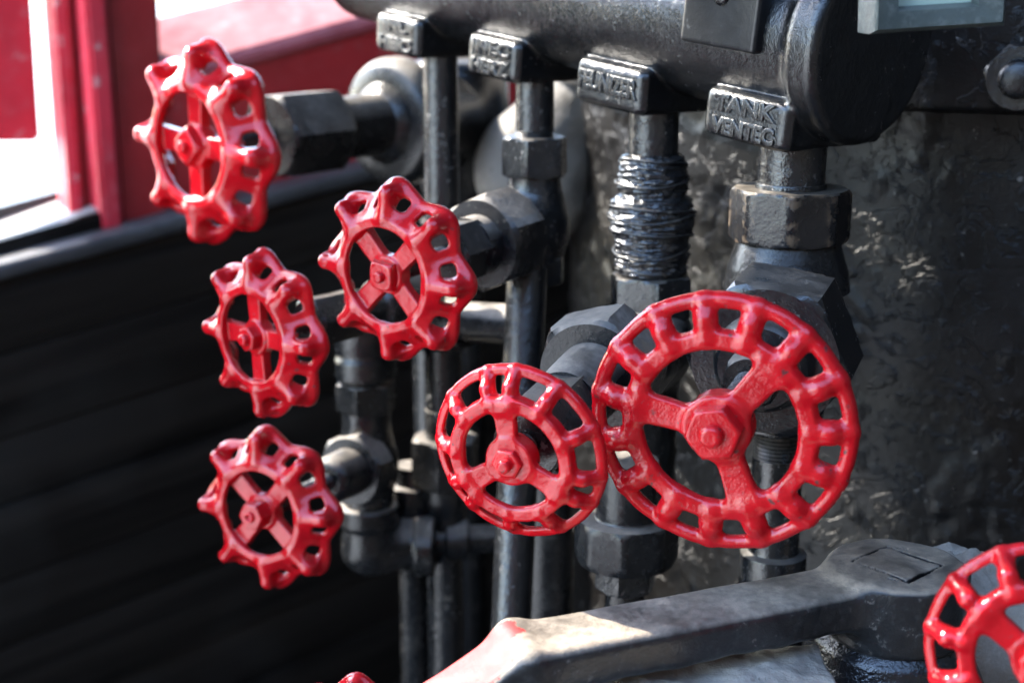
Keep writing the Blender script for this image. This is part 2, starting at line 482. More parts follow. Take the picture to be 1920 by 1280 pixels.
def ladder_fn(rungs, zb, spoke_off=0.0, ro=.940, rr=.046, rungr=.056, ri=.648, hw=.072, bulge=.03, spw=.10, hubr=.225, hubz=.05):
    rungs = [math.radians(a) for a in rungs]
    ra = sorted(a % (2*math.pi) for a in rungs)
    wins = []
    for a, b in zip(ra, ra[1:]+[ra[0]+2*math.pi]):
        wins.append(((a+b)/2, (b-a)/2))
    r0, r1 = ri+hw-.006, ro-rr+.004
    def fn(x, y, z):
        r = np.sqrt(x*x+y*y); th = np.arctan2(y, x)
        ring = rbox2(np.abs(r-ri)-hw, np.abs(z+.01)-.054, .046)
        outer = np.sqrt((r-ro)**2+(z+zb)**2*.8)-rr
        d = smin(ring, outer, .03)
        # conical sheet between the rings
        ex, ez = ro-ri, -zb+.01
        t = np.clip(((r-ri)*ex+(z+.01)*ez)/(ex*ex+ez*ez), 0, 1)
        sheet = np.sqrt((r-ri-t*ex)**2+(z+.01-t*ez)**2)-.040
        d = smin(d, sheet, .02)
        phi = np.full(np.shape(th), 9.0); wd_ = np.full(np.shape(th), 9.0); hw_ = np.zeros(np.shape(th))
        for a in rungs:
            q = (th-a+math.pi) % (2*math.pi)-math.pi
            phi = np.where(np.abs(q) < np.abs(phi), q, phi)
        for a, hg in wins:
            q = np.abs((th-a+math.pi) % (2*math.pi)-math.pi)
            m_ = q < hg
            wd_ = np.where(m_, q, wd_); hw_ = np.where(m_, hg, hw_)
        rm = (r0+r1)/2
        cut = rbox2((wd_-hw_)*r+rungr*.92, np.abs(r-rm)-(r1-r0)/2, .052)
        d = smax(d, -cut, .045)
        u, v = r*np.cos(phi), r*np.sin(phi)
        m = (ri+ro)/2
        rg = capsule(u, v, z, (ri+.01,0,-.012), (m,0,-zb*.45+bulge), rungr*.90)
        rg = smin(rg, capsule(u, v, z, (m,0,-zb*.45+bulge), (ro-.004,0,-zb+.010), rungr*.90, rungr*.82), .05)
        d = smin(d, rg, .04)
        ph = (th+math.pi/3) % (2*math.pi/3)-math.pi/3
        u, v = r*np.cos(ph), r*np.sin(ph)
        sp = rbox(np.abs(u-.32)-.33, np.abs(v)-(spw-.02+.06*np.clip(u-.3,0,1)+.05*np.clip(.3-u,0,1)), np.abs(z+.0)-.048, .03)
        d = smin(d, sp, .09)
        hub = rbox2(r-hubr, np.abs(z-hubz+.09)-.11, .03)
        d = smin(d, hub, .06)
        return d+cast_wobble(x, y, z)
    return fn

def nut_fn(n, r, z0, z1, rot=0.0):
    ap = r*math.cos(math.pi/n)
    def fn(x, y, z):
        rr = np.sqrt(x*x+y*y); th = np.arctan2(y, x)-rot
        q = (th % (2*math.pi/n))-math.pi/n
        d = smax(rr*np.cos(q)-ap, np.maximum(z-z1, z0-z), .02)
        cone = (rr-ap*1.0)*.6+(z-z1)*.8
        return smax(d, cone-.004, .015)
    return fn
def tip_fn(r, z0, z1, hollow=False):
    def fn(x, y, z):
        rr = np.sqrt(x*x+y*y)
        d = rbox2(rr-r, np.abs(z-(z0+z1)/2)-(z1-z0)/2, r*.45)
        if hollow:
            d = smax(d, -(np.sqrt(x*x+y*y+(z-z1)**2)-r*.62), .02)
        return d
    return fn

WCACHE = {}
def wheel_meshes(key, fn, zlo, nspoke, nut, h=.0125):
    """split one cast shape into rim, spokes, hub; plus nut and stem tip"""
    pos, q, n = nets(fn, (-1.06,-1.06,zlo), (1.06,1.06,.25), h)
    c = pos[q].mean(1); r = np.hypot(c[:,0], c[:,1]); th = np.arctan2(c[:,1], c[:,0])
    rim_r = .530 if key.startswith('lobed') else .585
    hub_r = .235
    lab = np.where(r > rim_r, 0, np.where(r < hub_r, 1, 2))
    out = []
    out.append(('rim', mesh_from(pos, q[lab == 0], n, 'rim')))
    out.append(('hub', mesh_from(pos, q[lab == 1], n, 'hub')))
    st = 2*math.pi/nspoke
    k = np.round(th/st).astype(int) % nspoke
    for i in range(nspoke):
        out.append(('spoke', mesh_from(pos, q[(lab == 2) & (k == i)], n, 'spoke')))
    sides, nr, z0, z1, rot, tr, z2, hollow = nut
    p2, q2, n2 = nets(nut_fn(sides, nr, z0, z1, rot), (-.35,-.35,z0-.05), (.35,.35,z1+.05), .011)
    p3, q3, n3 = nets(tip_fn(tr, z1-.06, z2, hollow), (-.2,-.2,z1-.12), (.2,.2,z2+.05), .007)
    return out, mesh_from(p2, q2, n2, 'nut'), mesh_from(p3, q3, n3, 'stem_tip')

def place_wheel(meshes, center, back, R, roll, label, group, tint=None):
    parts, nut, tip = meshes
    a = (Vector(center)-Vector(back)).normalized()
    e1 = (RT - a*RT.dot(a)).normalized(); e2 = a.cross(e1)
    cr, sr = math.cos(math.radians(roll)), math.sin(math.radians(roll))
    x = e1*cr+e2*sr; y = a.cross(x)
    o = bpy.data.objects.new('handwheel', None); COL.objects.link(o)
    mw = Matrix((( x.x*R, y.x*R, a.x*R, center[0]), (x.y*R, y.y*R, a.y*R, center[1]), (x.z*R, y.z*R, a.z*R, center[2]), (0,0,0,1)))
    o.matrix_world = mw
    o.empty_display_size = .2
    o['label'] = label; o['category'] = 'handwheel'; o['group'] = group
    for nme, me in parts:
        c = bpy.data.objects.new(nme, me); COL.objects.link(c); c.parent = o
        if not me.materials: me.materials.append(M['redw'])
    c = bpy.data.objects.new('nut', nut); COL.objects.link(c); c.parent = o
    if not nut.materials: nut.materials.append(M['redw'])
    t = bpy.data.objects.new('stem_tip', tip); COL.objects.link(t); t.parent = c
    if not tip.materials: tip.materials.append(M['redw'])
    return o

# wheel meshes are in units of the wheel radius: their material is scaled to match
M['redw'] = painted('red_enamel_wheel', (.58, .0035, .010), rough=.15, dust=.08, edge=.8, chips=.9, bump_s=.085, spec=.5, coat=.18, dustcol=(.50,.22,.22,1), scale=.045,
                    fade=(.57,.010,.02), chipcol=(.06,.022,.02,1), dlo=.25, dhi=1)

WG = 'red handwheels on the valve stems'
lob_sq = wheel_meshes('lobed_sq', lobed_fn, -.36, 4, (4, .205, -.06, .06, .0, .062, .115, False))
def lob_variant(nut):
    sides, nr, z0, z1, rot, tr, z2, hollow = nut
    p2, q2, n2 = nets(nut_fn(sides, nr, z0, z1, rot), (-.35,-.35,z0-.05), (.35,.35,z1+.05), .011)
    p3, q3, n3 = nets(tip_fn(tr, z1-.06, z2, hollow), (-.2,-.2,z1-.12), (.2,.2,z2+.05), .007)
    return lob_sq[0], mesh_from(p2, q2, n2, 'nut'), mesh_from(p3, q3, n3, 'stem_tip')
lob_hex = lob_variant((6, .150, -.06, .085, .3, .072, .15, False))
lob_big = lob_variant((6, .172, -.06, .16, .25, .066, .20, True))

lad_b = wheel_meshes('ladder_b', ladder_fn([24*i for i in range(15)], .085, rr=.060, rungr=.084, ri=.664, hw=.080, bulge=.012, spw=.125, hubr=.255),
                     -.25, 3, (6, .215, .03, .20, .35, .085, .27, False))
lad_c = wheel_meshes('ladder_c', ladder_fn([b+o for b in (0,120,240) for o in (-4,16,50,85)], .235, rr=.058, rungr=.080, ri=.635, hw=.090, bulge=.030,
                     spw=.13, hubr=.275, hubz=.045), -.36, 3, (6, .170, .03, .13, .5, .075, .22, False))
lad_d = wheel_meshes('ladder_d', ladder_fn([30*i for i in range(12)], .26, rr=.052, rungr=.085, ri=.62, hw=.085, bulge=.08, spw=.13, hubr=.24, hubz=.03),
                     -.40, 3, (6, .17, .03, .14, .5, .075, .22, False))

W = {}  # name: (centre, back, R)
W['w7'] = (P(1347,799,.512), P(1449,655,.600), .0505)
W['w6'] = (P(958,862,.522), P(1130,692,.604), .0358)
W['w2'] = (P(719,517,.652), P(1000,425,.748), .0448)
W['w3'] = (P(471,634,.707), P(826,545,.807), .0445)
W['w4'] = (P(485,962,.750), P(690,868,.840), .0460)
W['w1'] = (P(355,274,.830), P(860,215,1.000), .0620)
SB = Vector((.365,.931,0))
W['w8'] = (P(1950,1240,.445), P(1950,1240,.445)+SB*.1+Vector((0,0,-.012)), .0370)
W['w9'] = (P(662,1421,.60), P(662,1421,.60)+SB*.1, .0355)
place_wheel(lad_b, W['w7'][0], W['w7'][1], W['w7'][2], 52, 'largest red handwheel, three spokes and fifteen square windows round its rim', WG)
place_wheel(lad_c, W['w6'][0], W['w6'][1], W['w6'][2], 97, 'smaller three-spoked red handwheel just left of and touching the largest one', WG)
place_wheel(lob_sq, W['w2'][0], W['w2'][1], W['w2'][2], 44, 'lobed red handwheel with square hub nut in front of the middle pipes', WG)
place_wheel(lob_hex, W['w3'][0], W['w3'][1], W['w3'][2], 2, 'lobed red handwheel seen obliquely against black planks, middle of the left-hand stack', WG)
place_wheel(lob_big, W['w4'][0], W['w4'][1], W['w4'][2], 48, 'lobed red handwheel with hollow hex hub, lowest against the black planks', WG)
place_wheel(lob_sq, W['w1'][0], W['w1'][1], W['w1'][2], -3, 'blurred pinkish lobed red handwheel in front of the dark red post, topmost', WG)
place_wheel(lad_d, W['w8'][0], W['w8'][1], W['w8'][2], 22, 'red handwheel cut by the bottom right corner beside the lever hub', WG)
place_wheel(lob_sq, W['w9'][0], W['w9'][1], W['w9'][2], 48, 'red handwheel of which only one lobe peeps over the bottom edge', WG)

# ------------------------------------------------------------------ stems and bonnets along a wheel axis
def along(w, frac_px=None):
    c, b, R = W[w]; ax = (b-c).normalized(); return c, ax
def Lpx(w, px):
    """distance along the axis from wheel centre at which it crosses picture column px"""
    c, ax = along(w); k = (px-960)/FPX
    v = c-CAM
    return (k*v.dot(FW)-v.dot(RT))/(ax.dot(RT)-k*ax.dot(FW))
def dpx(w, L):
    c, ax = along(w); return (c+ax*L-CAM).dot(FW)

def stem_parts(t, w, L_end, r):
    c, ax = along(w); R = W[w][2]
    pts = [(R*.12, r*.8)]
    L = R*.3
    pts += [(L, r*.8), (L+.0005, r)]
    # screw thread
    n = max(4, int((L_end-L)/.0016))
    for i in range(n):
        a = L+.001+(L_end-L-.001)*i/n; s = (L_end-L-.001)/n
        pts += [(a+s*.15, r), (a+s*.5, r*.86), (a+s*.85, r)]
    link('stem', from_bm('stem', turned(pts, c, ax, 28), 50), M['pipe'], t)

def axis_part(t, w, name, prof, mat, seg=56, rr=.001):
    c, ax = along(w)
    return link(name, from_bm(name, turned(rounded_profile(prof, rr), c, ax, seg), 40), mat, t)
def axis_nut(t, w, name, n, r, L0, L1, mat, rot=0, ch=.12):
    c, ax = along(w)
    return link(name, from_bm(name, bolt_prism(n, r, L0, L1, c, ax, rot, ch=ch), 30), mat, t)

# ------------------------------------------------------------------ vertical pipe lines
PL = {1: P(826,150,.807), 2: P(1003,200,.748), 3: P(1226,250,.687), 4: P(1485,310,.628), 5: P(690,880,.845), 7: P(1174,1010,.680)}
def vprof(i, rows, rr=.0008):
    """rows [(py, half width px)] from top to bottom -> profile"""
    p = PL[i]; out = []
    for py, hw in rows:
        z = zat(p, py)
        q = Vector((p.x, p.y, z)); d = (q-CAM).dot(FW)
        out.append((-z, hw*d/FPX))
    return rounded_profile(out, rr) if rr else out
def vpart(t, i, name, rows, mat, seg=56, rr=.0009, sides=None, rot=0, ang=40):
    p = PL[i]; o = Vector((p.x, p.y, 0))
    return link(name, from_bm(name, turned(vprof(i, rows, rr), o, (0,0,-1), seg, ref=(0,1,0), sides=sides, rot=rot), ang), mat, t)
def vnut(t, i, name, n, y0, y1, hw, mat, rot=0, ch=.12):
    p = PL[i]; z0, z1 = zat(p, y0), zat(p, y1)
    d = (Vector((p.x, p.y, z0))-CAM).dot(FW)
    return link(name, from_bm(name, bolt_prism(n, hw*d/FPX/math.cos(math.pi/n)*.985, -z0, -z1, Vector((p.x,p.y,0)), (0,0,-1), rot, ref=(0,1,0), ch=ch), 30), mat, t)
def at(i, py):
    p = PL[i]; return Vector((p.x, p.y, zat(p, py)))
def hwm(i, py, hw):
    return hw*(at(i, py)-CAM).dot(FW)/FPX

def valve_body(name, t, i, top, bot, center, w, rn, rb, rbr, brL, mat, sq=1.0, h=.0011):
    """cast body: bulb on the vertical line with necks up and down and a branch along the wheel axis"""
    A, B, Cc = np.array(at(i, top)), np.array(at(i, bot)), np.array(at(i, center))
    ax = -np.array(along(w)[1])
    E = Cc+ax*brL
    lo = np.minimum.reduce([A, B, Cc, E])-max(rb, rbr, rn)*1.5; hi = np.maximum.reduce([A, B, Cc, E])+max(rb, rbr, rn)*1.5
    def fn(x, y, z):
        rad = np.sqrt((x-Cc[0])**2+(y-Cc[1])**2)
        neck = np.maximum(rad-rn, np.maximum(z-A[2], B[2]-z))
        bul = np.sqrt((x-Cc[0])**2+(y-Cc[1])**2+((z-Cc[2])*sq)**2)-rb
        br = capsule(x, y, z, Cc, E, rbr)
        # cut the branch flat
        br = np.maximum(br, (x-E[0])*ax[0]+(y-E[1])*ax[1]+(z-E[2])*ax[2])
        d = smin(smin(neck, bul, .008), br, .006)
        return d+.00025*np.sin(x*420)*np.sin(y*380+1)*np.sin(z*400)
    return sdf_obj(name, fn, lo, hi, h, mat, t)

VG = 'black iron valves on the steam pipes'; PG = 'vertical black iron pipes under the manifold'

# ---- line 1
t = thing('steam_pipe', 'thin black pipe under the first lettered boss, its left edge sunlit', 'pipe', at(1, 520), PG)
vpart(t, 1, 'pipe_barrel', [(85,33),(520,32)], M['pipe'])
t = thing('globe_valve', 'valve half hidden behind the square-nut handwheel, bonnet pointing to the oblique wheel', 'valve', at(1, 545), VG)
valve_body('body', t, 1, 470, 640, 545, 'w3', hwm(1,545,44), hwm(1,545,58), .015, .035, M['iron'])
vnut(t, 1, 'end_nut', 6, 440, 500, 48, M['iron'], .2)
vnut(t, 1, 'end_nut', 6, 600, 650, 48, M['iron'], .2)
L1, L2 = Lpx('w3', 578), Lpx('w3', 668)
axis_nut(t, 'w3', 'packing_nut', 6, .0145, L1, L2, M['iron'], .35, ch=.2)
axis_part(t, 'w3', 'bonnet', [(L2-.002,.0115),(Lpx('w3',700),.0115),(Lpx('w3',705),.0150),(Lpx('w3',800),.0150)], M['iron'])
stem_parts(t, 'w3', L1+.004, .0046)

# ---- line 1 below
t = thing('steam_pipe', 'black pipe with big hexagon union left of the smaller three-spoked wheel', 'pipe', at(1, 1300), PG)
vpart(t, 1, 'pipe_barrel', [(640,35),(790,35)], M['pipe'])
vpart(t, 1, 'collar', [(765,30),(765,37),(828,37),(828,30)], M['dusty'])
vnut(t, 1, 'union_nut', 6, 818, 905, 58, M['dusty'], .15)
vpart(t, 1, 'union_tail', [(900,50),(930,48),(960,40),(1010,38),(1010,31),(1400,33)], M['pipe'])

# ---- line 2
t = thing('steam_pipe', 'black pipe under the second lettered boss, threaded into a hexagon valve end', 'pipe', at(2, 260), PG)
vpart(t, 2, 'pipe_barrel', [(130,36),(245,36)], M['pipe'])
thr = []
for k in range(5): thr += [(243+k*5,34),(245.5+k*5,36.5)]
vpart(t, 2, 'thread', thr, M['pipe'], rr=0)
t = thing('globe_valve', 'valve with hexagon top nut behind the square-nut handwheel, beside the boiler', 'valve', at(2, 425), VG)
vnut(t, 2, 'end_nut', 6, 256, 330, 57, M['iron'], .22)
valve_body('body', t, 2, 318, 500, 425, 'w2', hwm(2,400,50), hwm(2,425,62), .017, .040, M['iron'], .8)
vnut(t, 2, 'end_nut', 6, 478, 528, 54, M['iron'], .1)
La, Lb = Lpx('w2', 912), Lpx('w2', 950)
axis_nut(t, 'w2', 'bonnet', 6, .0265, La-.006, Lb+.004, M['dusty'], .1, ch=.22)
Lc = Lpx('w2', 842)
axis_nut(t, 'w2', 'packing_nut', 6, .0165, Lc-.005, La-.012, M['iron'], .4, ch=.2)
axis_part(t, 'w2', 'gland', [(La-.016,.0155),(La,.0155),(La+.001,.0175),(La+.004,.0175)], M['dusty'])
stem_parts(t, 'w2', Lc, .005)
t = thing('steam_pipe', 'black pipe passing behind the smaller three-spoked wheel down to the lever', 'pipe', at(2, 1300), PG)
a_, b_ = P(989,505,.748), P(951,1320,.735)
link('pipe_barrel', from_bm('pipe_barrel', turned([(0,.0110),((b_-a_).length,.0106)], a_, b_-a_, 48), 40), M['pipe'], t)

# ---- line 3
t = thing('steam_pipe', 'pipe under the third lettered boss wrapped in lumpy tarred cord', 'pipe', at(3, 540), PG)
vpart(t, 3, 'pipe_barrel', [(200,47),(530,46)], M['pipe'])
def wrap():
    p = PL[3]; rows = []
    o = Vector((p.x, p.y, 0)); bm = bmesh.new(); nseg, nrow = 160, 150
    y0, y1 = 288, 522
    rings = []
    for j in range(nrow+1):
        py = y0+(y1-y0)*j/nrow; z = zat(p, py)
        f = (py-y0)/(y1-y0)
        hw = np.interp(py, [288,296,330,352,362,375,400,425,445,500,515,522], [50,62,66,66,60,72,80,78,70,68,60,48])
        ring = []
        for i in range(nseg):
            t_ = 2*math.pi*i/nseg
            q = Vector((math.cos(t_)*1.5, math.sin(t_)*1.5, py*.085))
            lump = mnoise.noise(q*.8)*5+mnoise.noise(q*2.2)*4.5+mnoise.noise(q*5)*2.2
            # cord turns
            cord = math.sin(py*.52+t_*2+mnoise.noise(q)*4.0)*.9
            r = hwm(3, py, max(47, hw+lump+cord*min(1, (hw-47)/8)))
            ring.append(bm.verts.new(o+Vector((math.cos(t_)*r, math.sin(t_)*r, z))))
        rings.append(ring)
    for A, B in zip(rings, rings[1:]):
        for i in range(nseg):
            bm.faces.new((A[i], A[(i+1) % nseg], B[(i+1) % nseg], B[i]))
    return from_bm('wrapping', bm, None)
wr = link('wrapping', wrap(), M['tar'], t)
def cord():
    bm = bmesh.new()
    for y0_, tilt, hw_ in ((304,9,62.5),(338,-7,68),(356,8,63),(392,10,80),(400,-9,80),(436,7,77),(466,-10,71),(506,6,66)):
        n_ = 96; m_ = 6; prev = None; first = None
        for i_ in range(n_+1):
            a_ = 2*math.pi*i_/n_
            py = y0_+tilt*math.sin(a_+.6)+1.5*math.sin(3*a_)
            r_ = hwm(3, py, hw_+1.2*math.sin(5*a_+y0_)); z_ = zat(PL[3], py)
            ring = []
            for k_ in range(m_):
                b_ = 2*math.pi*k_/m_
                rr_ = r_+.0008*math.cos(b_)
                ring.append(bm.verts.new((PL[3].x+math.cos(a_)*rr_, PL[3].y+math.sin(a_)*rr_, z_+.0008*math.sin(b_))))
            if prev:
                for k_ in range(m_): bm.faces.new((prev[k_], prev[(k_+1) % m_], ring[(k_+1) % m_], ring[k_]))
            prev = ring
    return from_bm('cord', bm, None)
link('cord', cord(), M['pipe'], wr)
t = thing('globe_valve', 'valve below the wrapped pipe with wide bonnet, behind the two three-spoked wheels', 'valve', at(3, 650), VG)
thr = []
for k in range(4): thr += [(500+k*7,44),(504+k*7,48)]
vpart(t, 3, 'thread', thr, M['iron'], rr=0)
vnut(t, 3, 'end_nut', 6, 514, 596, 70, M['iron'], -.1)
valve_body('body', t, 3, 585, 960, 645, 'w6', hwm(3,640,58), hwm(3,645,78), .022, .045, M['dusty'], .9)
La, Lb = Lpx('w6', 1112), Lpx('w6', 1150)
axis_nut(t, 'w6', 'bonnet', 6, .0285, La, Lb, M['dusty'], .25, ch=.15)
Lc = Lpx('w6', 1010)
axis_part(t, 'w6', 'gland', [(Lpx('w6',1060),.0150),(Lpx('w6',1080),.0160),(La-.001,.0165),(La+.003,.0165)], M['dusty'])
axis_nut(t, 'w6', 'packing_nut', 6, .0155, Lc-.012, Lpx('w6',1068), M['iron'], .5, ch=.2)
stem_parts(t, 'w6', Lc-.008, .0052)
vpart(t, 7, 'collar', [(860,50),(860,58),(965,58),(970,62),(970,40)], M['dusty'])
vnut(t, 7, 'union_nut', 8, 968, 1048, 92, M['dusty'], .12, ch=.2)
vnut(t, 7, 'lower_nut', 6, 1040, 1100, 52, M['iron'], .3)
vpart(t, 7, 'tail_pipe', [(1090,37),(1400,37)], M['pipe'])

# ---- line 4
t = thing('steam_pipe', 'short thick pipe under the fourth lettered boss, entering the big union nut', 'pipe', at(4, 350), PG)
vpart(t, 4, 'pipe_barrel', [(240,63),(348,63)], M['pipe'])
vpart(t, 4, 'collar', [(342,60),(342,66),(360,67),(360,60)], M['pipe'])
t = thing('globe_valve', 'biggest valve, with broad hexagon bonnet and sunlit nut, behind the largest wheel', 'valve', at(4, 640), VG)
vnut(t, 4, 'union_nut', 8, 352, 450, 106, M['bronze'], .18, ch=.1)
vpart(t, 4, 'neck', [(440,92),(452,96),(500,112),(540,118)], M['dusty'])
valve_body('body', t, 4, 520, 800, 640, 'w7', hwm(4,640,80), hwm(4,620,108), .028, .030, M['iron'], .72)
La, Lb = Lpx('w7', 1432), Lpx('w7', 1462)
axis_nut(t, 'w7', 'bonnet', 6, .0365, La, Lb+.006, M['iron'], .13+math.pi/6, ch=.10)
axis_part(t, 'w7', 'bonnet_collar', [(La-.010,.0175),(La-.008,.0195),(La-.002,.0215),(La+.002,.0215)], M['iron'])
axis_nut(t, 'w7', 'packing_nut', 6, .0120, La-.030, La-.008, M['dusty'], .2, ch=.2)
stem_parts(t, 'w7', La-.028, .0058)
thr = [(770,42)]
for k in range(12): thr += [(776+k*7,43),(779.5+k*7,46)]
vpart(t, 4, 'thread', thr, M['iron'], rr=0)
vpart(t, 4, 'tail_pipe', [(855,47),(1030,47),(1034,62),(1120,62),(1400,62)], M['iron'])

# ---- line 5 (elbow line carrying the lowest lobed wheel)
t = thing('elbow_line', 'run of elbows and unions carrying the valve of the lowest lobed wheel', 'pipe fitting', at(5, 1100))
def elbow_top():
    c = np.array(at(5, 660)); r = hwm(5,660,52)
    b = c+np.array(RT)*.02+np.array((.03,.06,.0))+np.array((0,0,.006))
    top = c+np.array((0,0,.012))
    def fn(x, y, z):
        d = capsule(x, y, z, c-np.array((0,0,.012)), top, r)
        d = np.maximum(d, (c[2]-.012)-z)
        d = smin(d, capsule(x, y, z, top, b, r*.98), .008)
        rad = np.sqrt((x-c[0])**2+(y-c[1])**2)
        band = rbox2(rad-r*1.1, np.abs(z-(c[2]-.0095))-.0075, .003)
        return smin(d, band, .003)
    lo = np.minimum(c, b)-r*1.5; hi = np.maximum(c, b)+r*1.5; hi[2] += .02; lo[2] -= .01
    return sdf_obj('elbow', fn, lo, hi, .0012, M['cast'], t)
elbow_top()
vpart(t, 5, 'nipple', [(690,40),(718,40),(720,36),(730,36)], M['pipe'])
vnut(t, 5, 'union_nut', 6, 715, 768, 51, M['dusty'], .2)
def elbow_low():
    c = np.array(at(5, 1025)); r = hwm(5,1025,50); tp = np.array(at(5, 945))
    e = c+np.array((.040,.012,0))
    def fn(x, y, z):
        d = capsule(x, y, z, c, tp, r); d = np.maximum(d, z-tp[2])
        d = smin(d, capsule(x, y, z, c, e, r*.98), .006)
        d = np.maximum(d, x-e[0])
        rad = np.sqrt((x-c[0])**2+(y-c[1])**2)
        band = rbox2(rad-r*1.12, np.abs(z-tp[2]+.006)-.006, .002)
        d = smin(d, band, .003)
        rad = np.sqrt((z-c[2])**2+(y-c[1])**2)
        return smin(d, rbox2(rad-r*1.1, np.abs(x-e[0]+.006)-.006, .002), .003)
    lo = np.minimum.reduce([c, tp, e])-r*1.5; hi = np.maximum.reduce([c, tp, e])+r*1.5
    sdf_obj('elbow', fn, lo, hi, .0012, M['dusty'], t)
    # horizontal run to the other lines
    q = Vector(e.tolist())
    link('cross_pipe', from_bm('cross_pipe', turned(rounded_profile([(-.01,.0095),(.006,.0095),(.007,.0130),(.020,.0130),(.021,.0088),(.12,.0088)], .001), q, (1,.05,0)), 40), M['dusty'], t)
elbow_low()
t = thing('globe_valve', 'small dusty valve on the elbow run, its round cap facing the lowest lobed wheel', 'valve', at(5, 868), VG)
valve_body('body', t, 5, 755, 965, 868, 'w4', hwm(5,800,46), hwm(5,868,54), .016, .022, M['iron'], .8)
La = Lpx('w4', 655); Lb = Lpx('w4', 685)
axis_nut(t, 'w4', 'bonnet', 6, .0235, La, Lb, M['dusty'], .2, ch=.2)
axis_part(t, 'w4', 'gland', [(Lpx('w4',612),.0085),(Lpx('w4',614),.0115),(Lpx('w4',620),.0140),(La+.002,.0145)], M['dusty'], rr=.002)
stem_parts(t, 'w4', Lpx('w4', 618), .0052)

# ---- big valve at the back
t = thing('globe_valve', 'large blurred valve with round flange below the first lettered boss, farthest away', 'valve', W['w1'][1], VG)
L = [Lpx('w1', x) for x in (505, 620, 640, 700, 716, 760)]
axis_nut(t, 'w1', 'packing_nut', 6, .0290, L[0], L[1], M['dusty'], .45, ch=.18)
axis_part(t, 'w1', 'gland', [(L[1]-.004,.0200),(L[3]+.01,.0215),(L[3]+.014,.026)], M['dusty'])
axis_part(t, 'w1', 'flange', [(L[3]+.008,.030),(L[3]+.010,.0400),(L[3]+.016,.0440),(L[4]+.020,.0440),(L[4]+.022,.040)], M['dusty'], rr=.003)
stem_parts(t, 'w1', L[0]+.004, .0062)
def big_body():
    c = np.array(P(862,222,1.03)); f = np.array(along('w1')[0]+along('w1')[1]*(L[4]+.02))
    a = (c-f)/np.linalg.norm(c-f)
    up = c+np.array((0,0,.02)); dn = c-np.array((0,0,.045))
    dn2 = f+a*.005+np.array((0,0,-.035))
    def fn(x, y, z):
        d = capsule(x, y, z, up, dn, .030)
        d = smin(d, capsule(x, y, z, f, c, .034), .012)
        rad = np.sqrt((x-c[0])**2+(y-c[1])**2)
        return smin(d, rbox2(rad-.036, np.abs(z-c[2]-.02)-.022, .004), .006)
    lo = np.minimum.reduce([c, f, dn, dn2])-.06; hi = np.maximum.reduce([c, f, up])+.06
    sdf_obj('body', fn, lo, hi, .002, M['iron'], t)
    p = Vector(dn.tolist())
    link('tail_pipe', from_bm('tail_pipe', turned(rounded_profile([(0,.024),(.03,.024),(.031,.030),(.05,.030),(.051,.018),(.5,.018)]), p, (0,0,-1)), 40), M['iron'], t)
big_body()

# ---- short cross pipe, far drain pipes
t = thing('cross_pipe', 'short horizontal pipe joining the two middle pipes below the square-nut wheel', 'pipe', P(905,608,.80))
a, b = P(800,598,.825), P(985,610,.770)
link('pipe_barrel', from_bm('pipe_barrel', turned(rounded_profile([(0,.0115),((b-a).length,.0115)]), a, b-a), 40), M['dusty'], t)
link('coupling', from_bm('coupling', turned(rounded_profile([(.012,.012),(.012,.0150),(.034,.0150),(.034,.012)]), a, b-a), 40), M['dusty'], t)
def vpipe(label, px, d, y0, y1, r, mat='pipe'):
    p = P(px, y0, d); z1 = zat(p, y1)
    bm = turned(rounded_profile([(0,r),(p.z-z1,r)], .001), p, (0,0,-1), 40)
    o = link('drain_pipe', from_bm('drain_pipe', bm, 40), M[mat])
    tag(o, label, 'pipe'); return o
vpipe('thin dark bluish drain pipe standing behind the hexagon union pipe', 803, .92, 640, 1500, .0105)
vpipe('grey stub pipe between the two lower pipes and the boiler foot', 1030, .82, 900, 1500, .0150, 'dusty')
t = thing('branch_tee', 'dusty tee fitting on the elbow run behind the hexagon union', 'pipe fitting', P(775,1000,.87))
p = P(772,905,.87)
link('tee_body', from_bm('tee_body', turned(rounded_profile([(-.012,.010),(0,.010),(.001,.0145),(.018,.0145),(.019,.011),(.04,.0125),(.055,.0125),(.056,.009),(.5,.009)]), p, (0,0,-1)), 40), M['dusty'], t)

# ------------------------------------------------------------------ steam manifold
def axis_pt(px, d=None):
    d = .635*(1450+1500)/(px+1500) if d is None else d
    return P(px, 25-.179*(1300-px) if px < 1300 else 25+.179*(px-1300), d)
A0 = axis_pt(683); A1 = axis_pt(1622)
mx = (A1-A0).normalized()
mz = Vector((0,0,1)); mz = (mz-mx*mz.dot(mx)).normalized()
my = -mz.cross(mx)          # towards the camera side
if my.dot(CAM-A0) < 0: my = -my
ML = (A1-A0).length
RM = .0385
Mm = Matrix(((mx.x,my.x,mz.x,A0.x),(mx.y,my.y,mz.y,A0.y),(mx.z,my.z,mz.z,A0.z),(0,0,0,1)))
flip = Mm.to_3x3().determinant() < 0
def mloc(p):
    v = Vector(p)-A0; return Vector((v.dot(mx), v.dot(my), v.dot(mz)))
bx = [mloc(PL[i]).x for i in (1,2,3,4)]
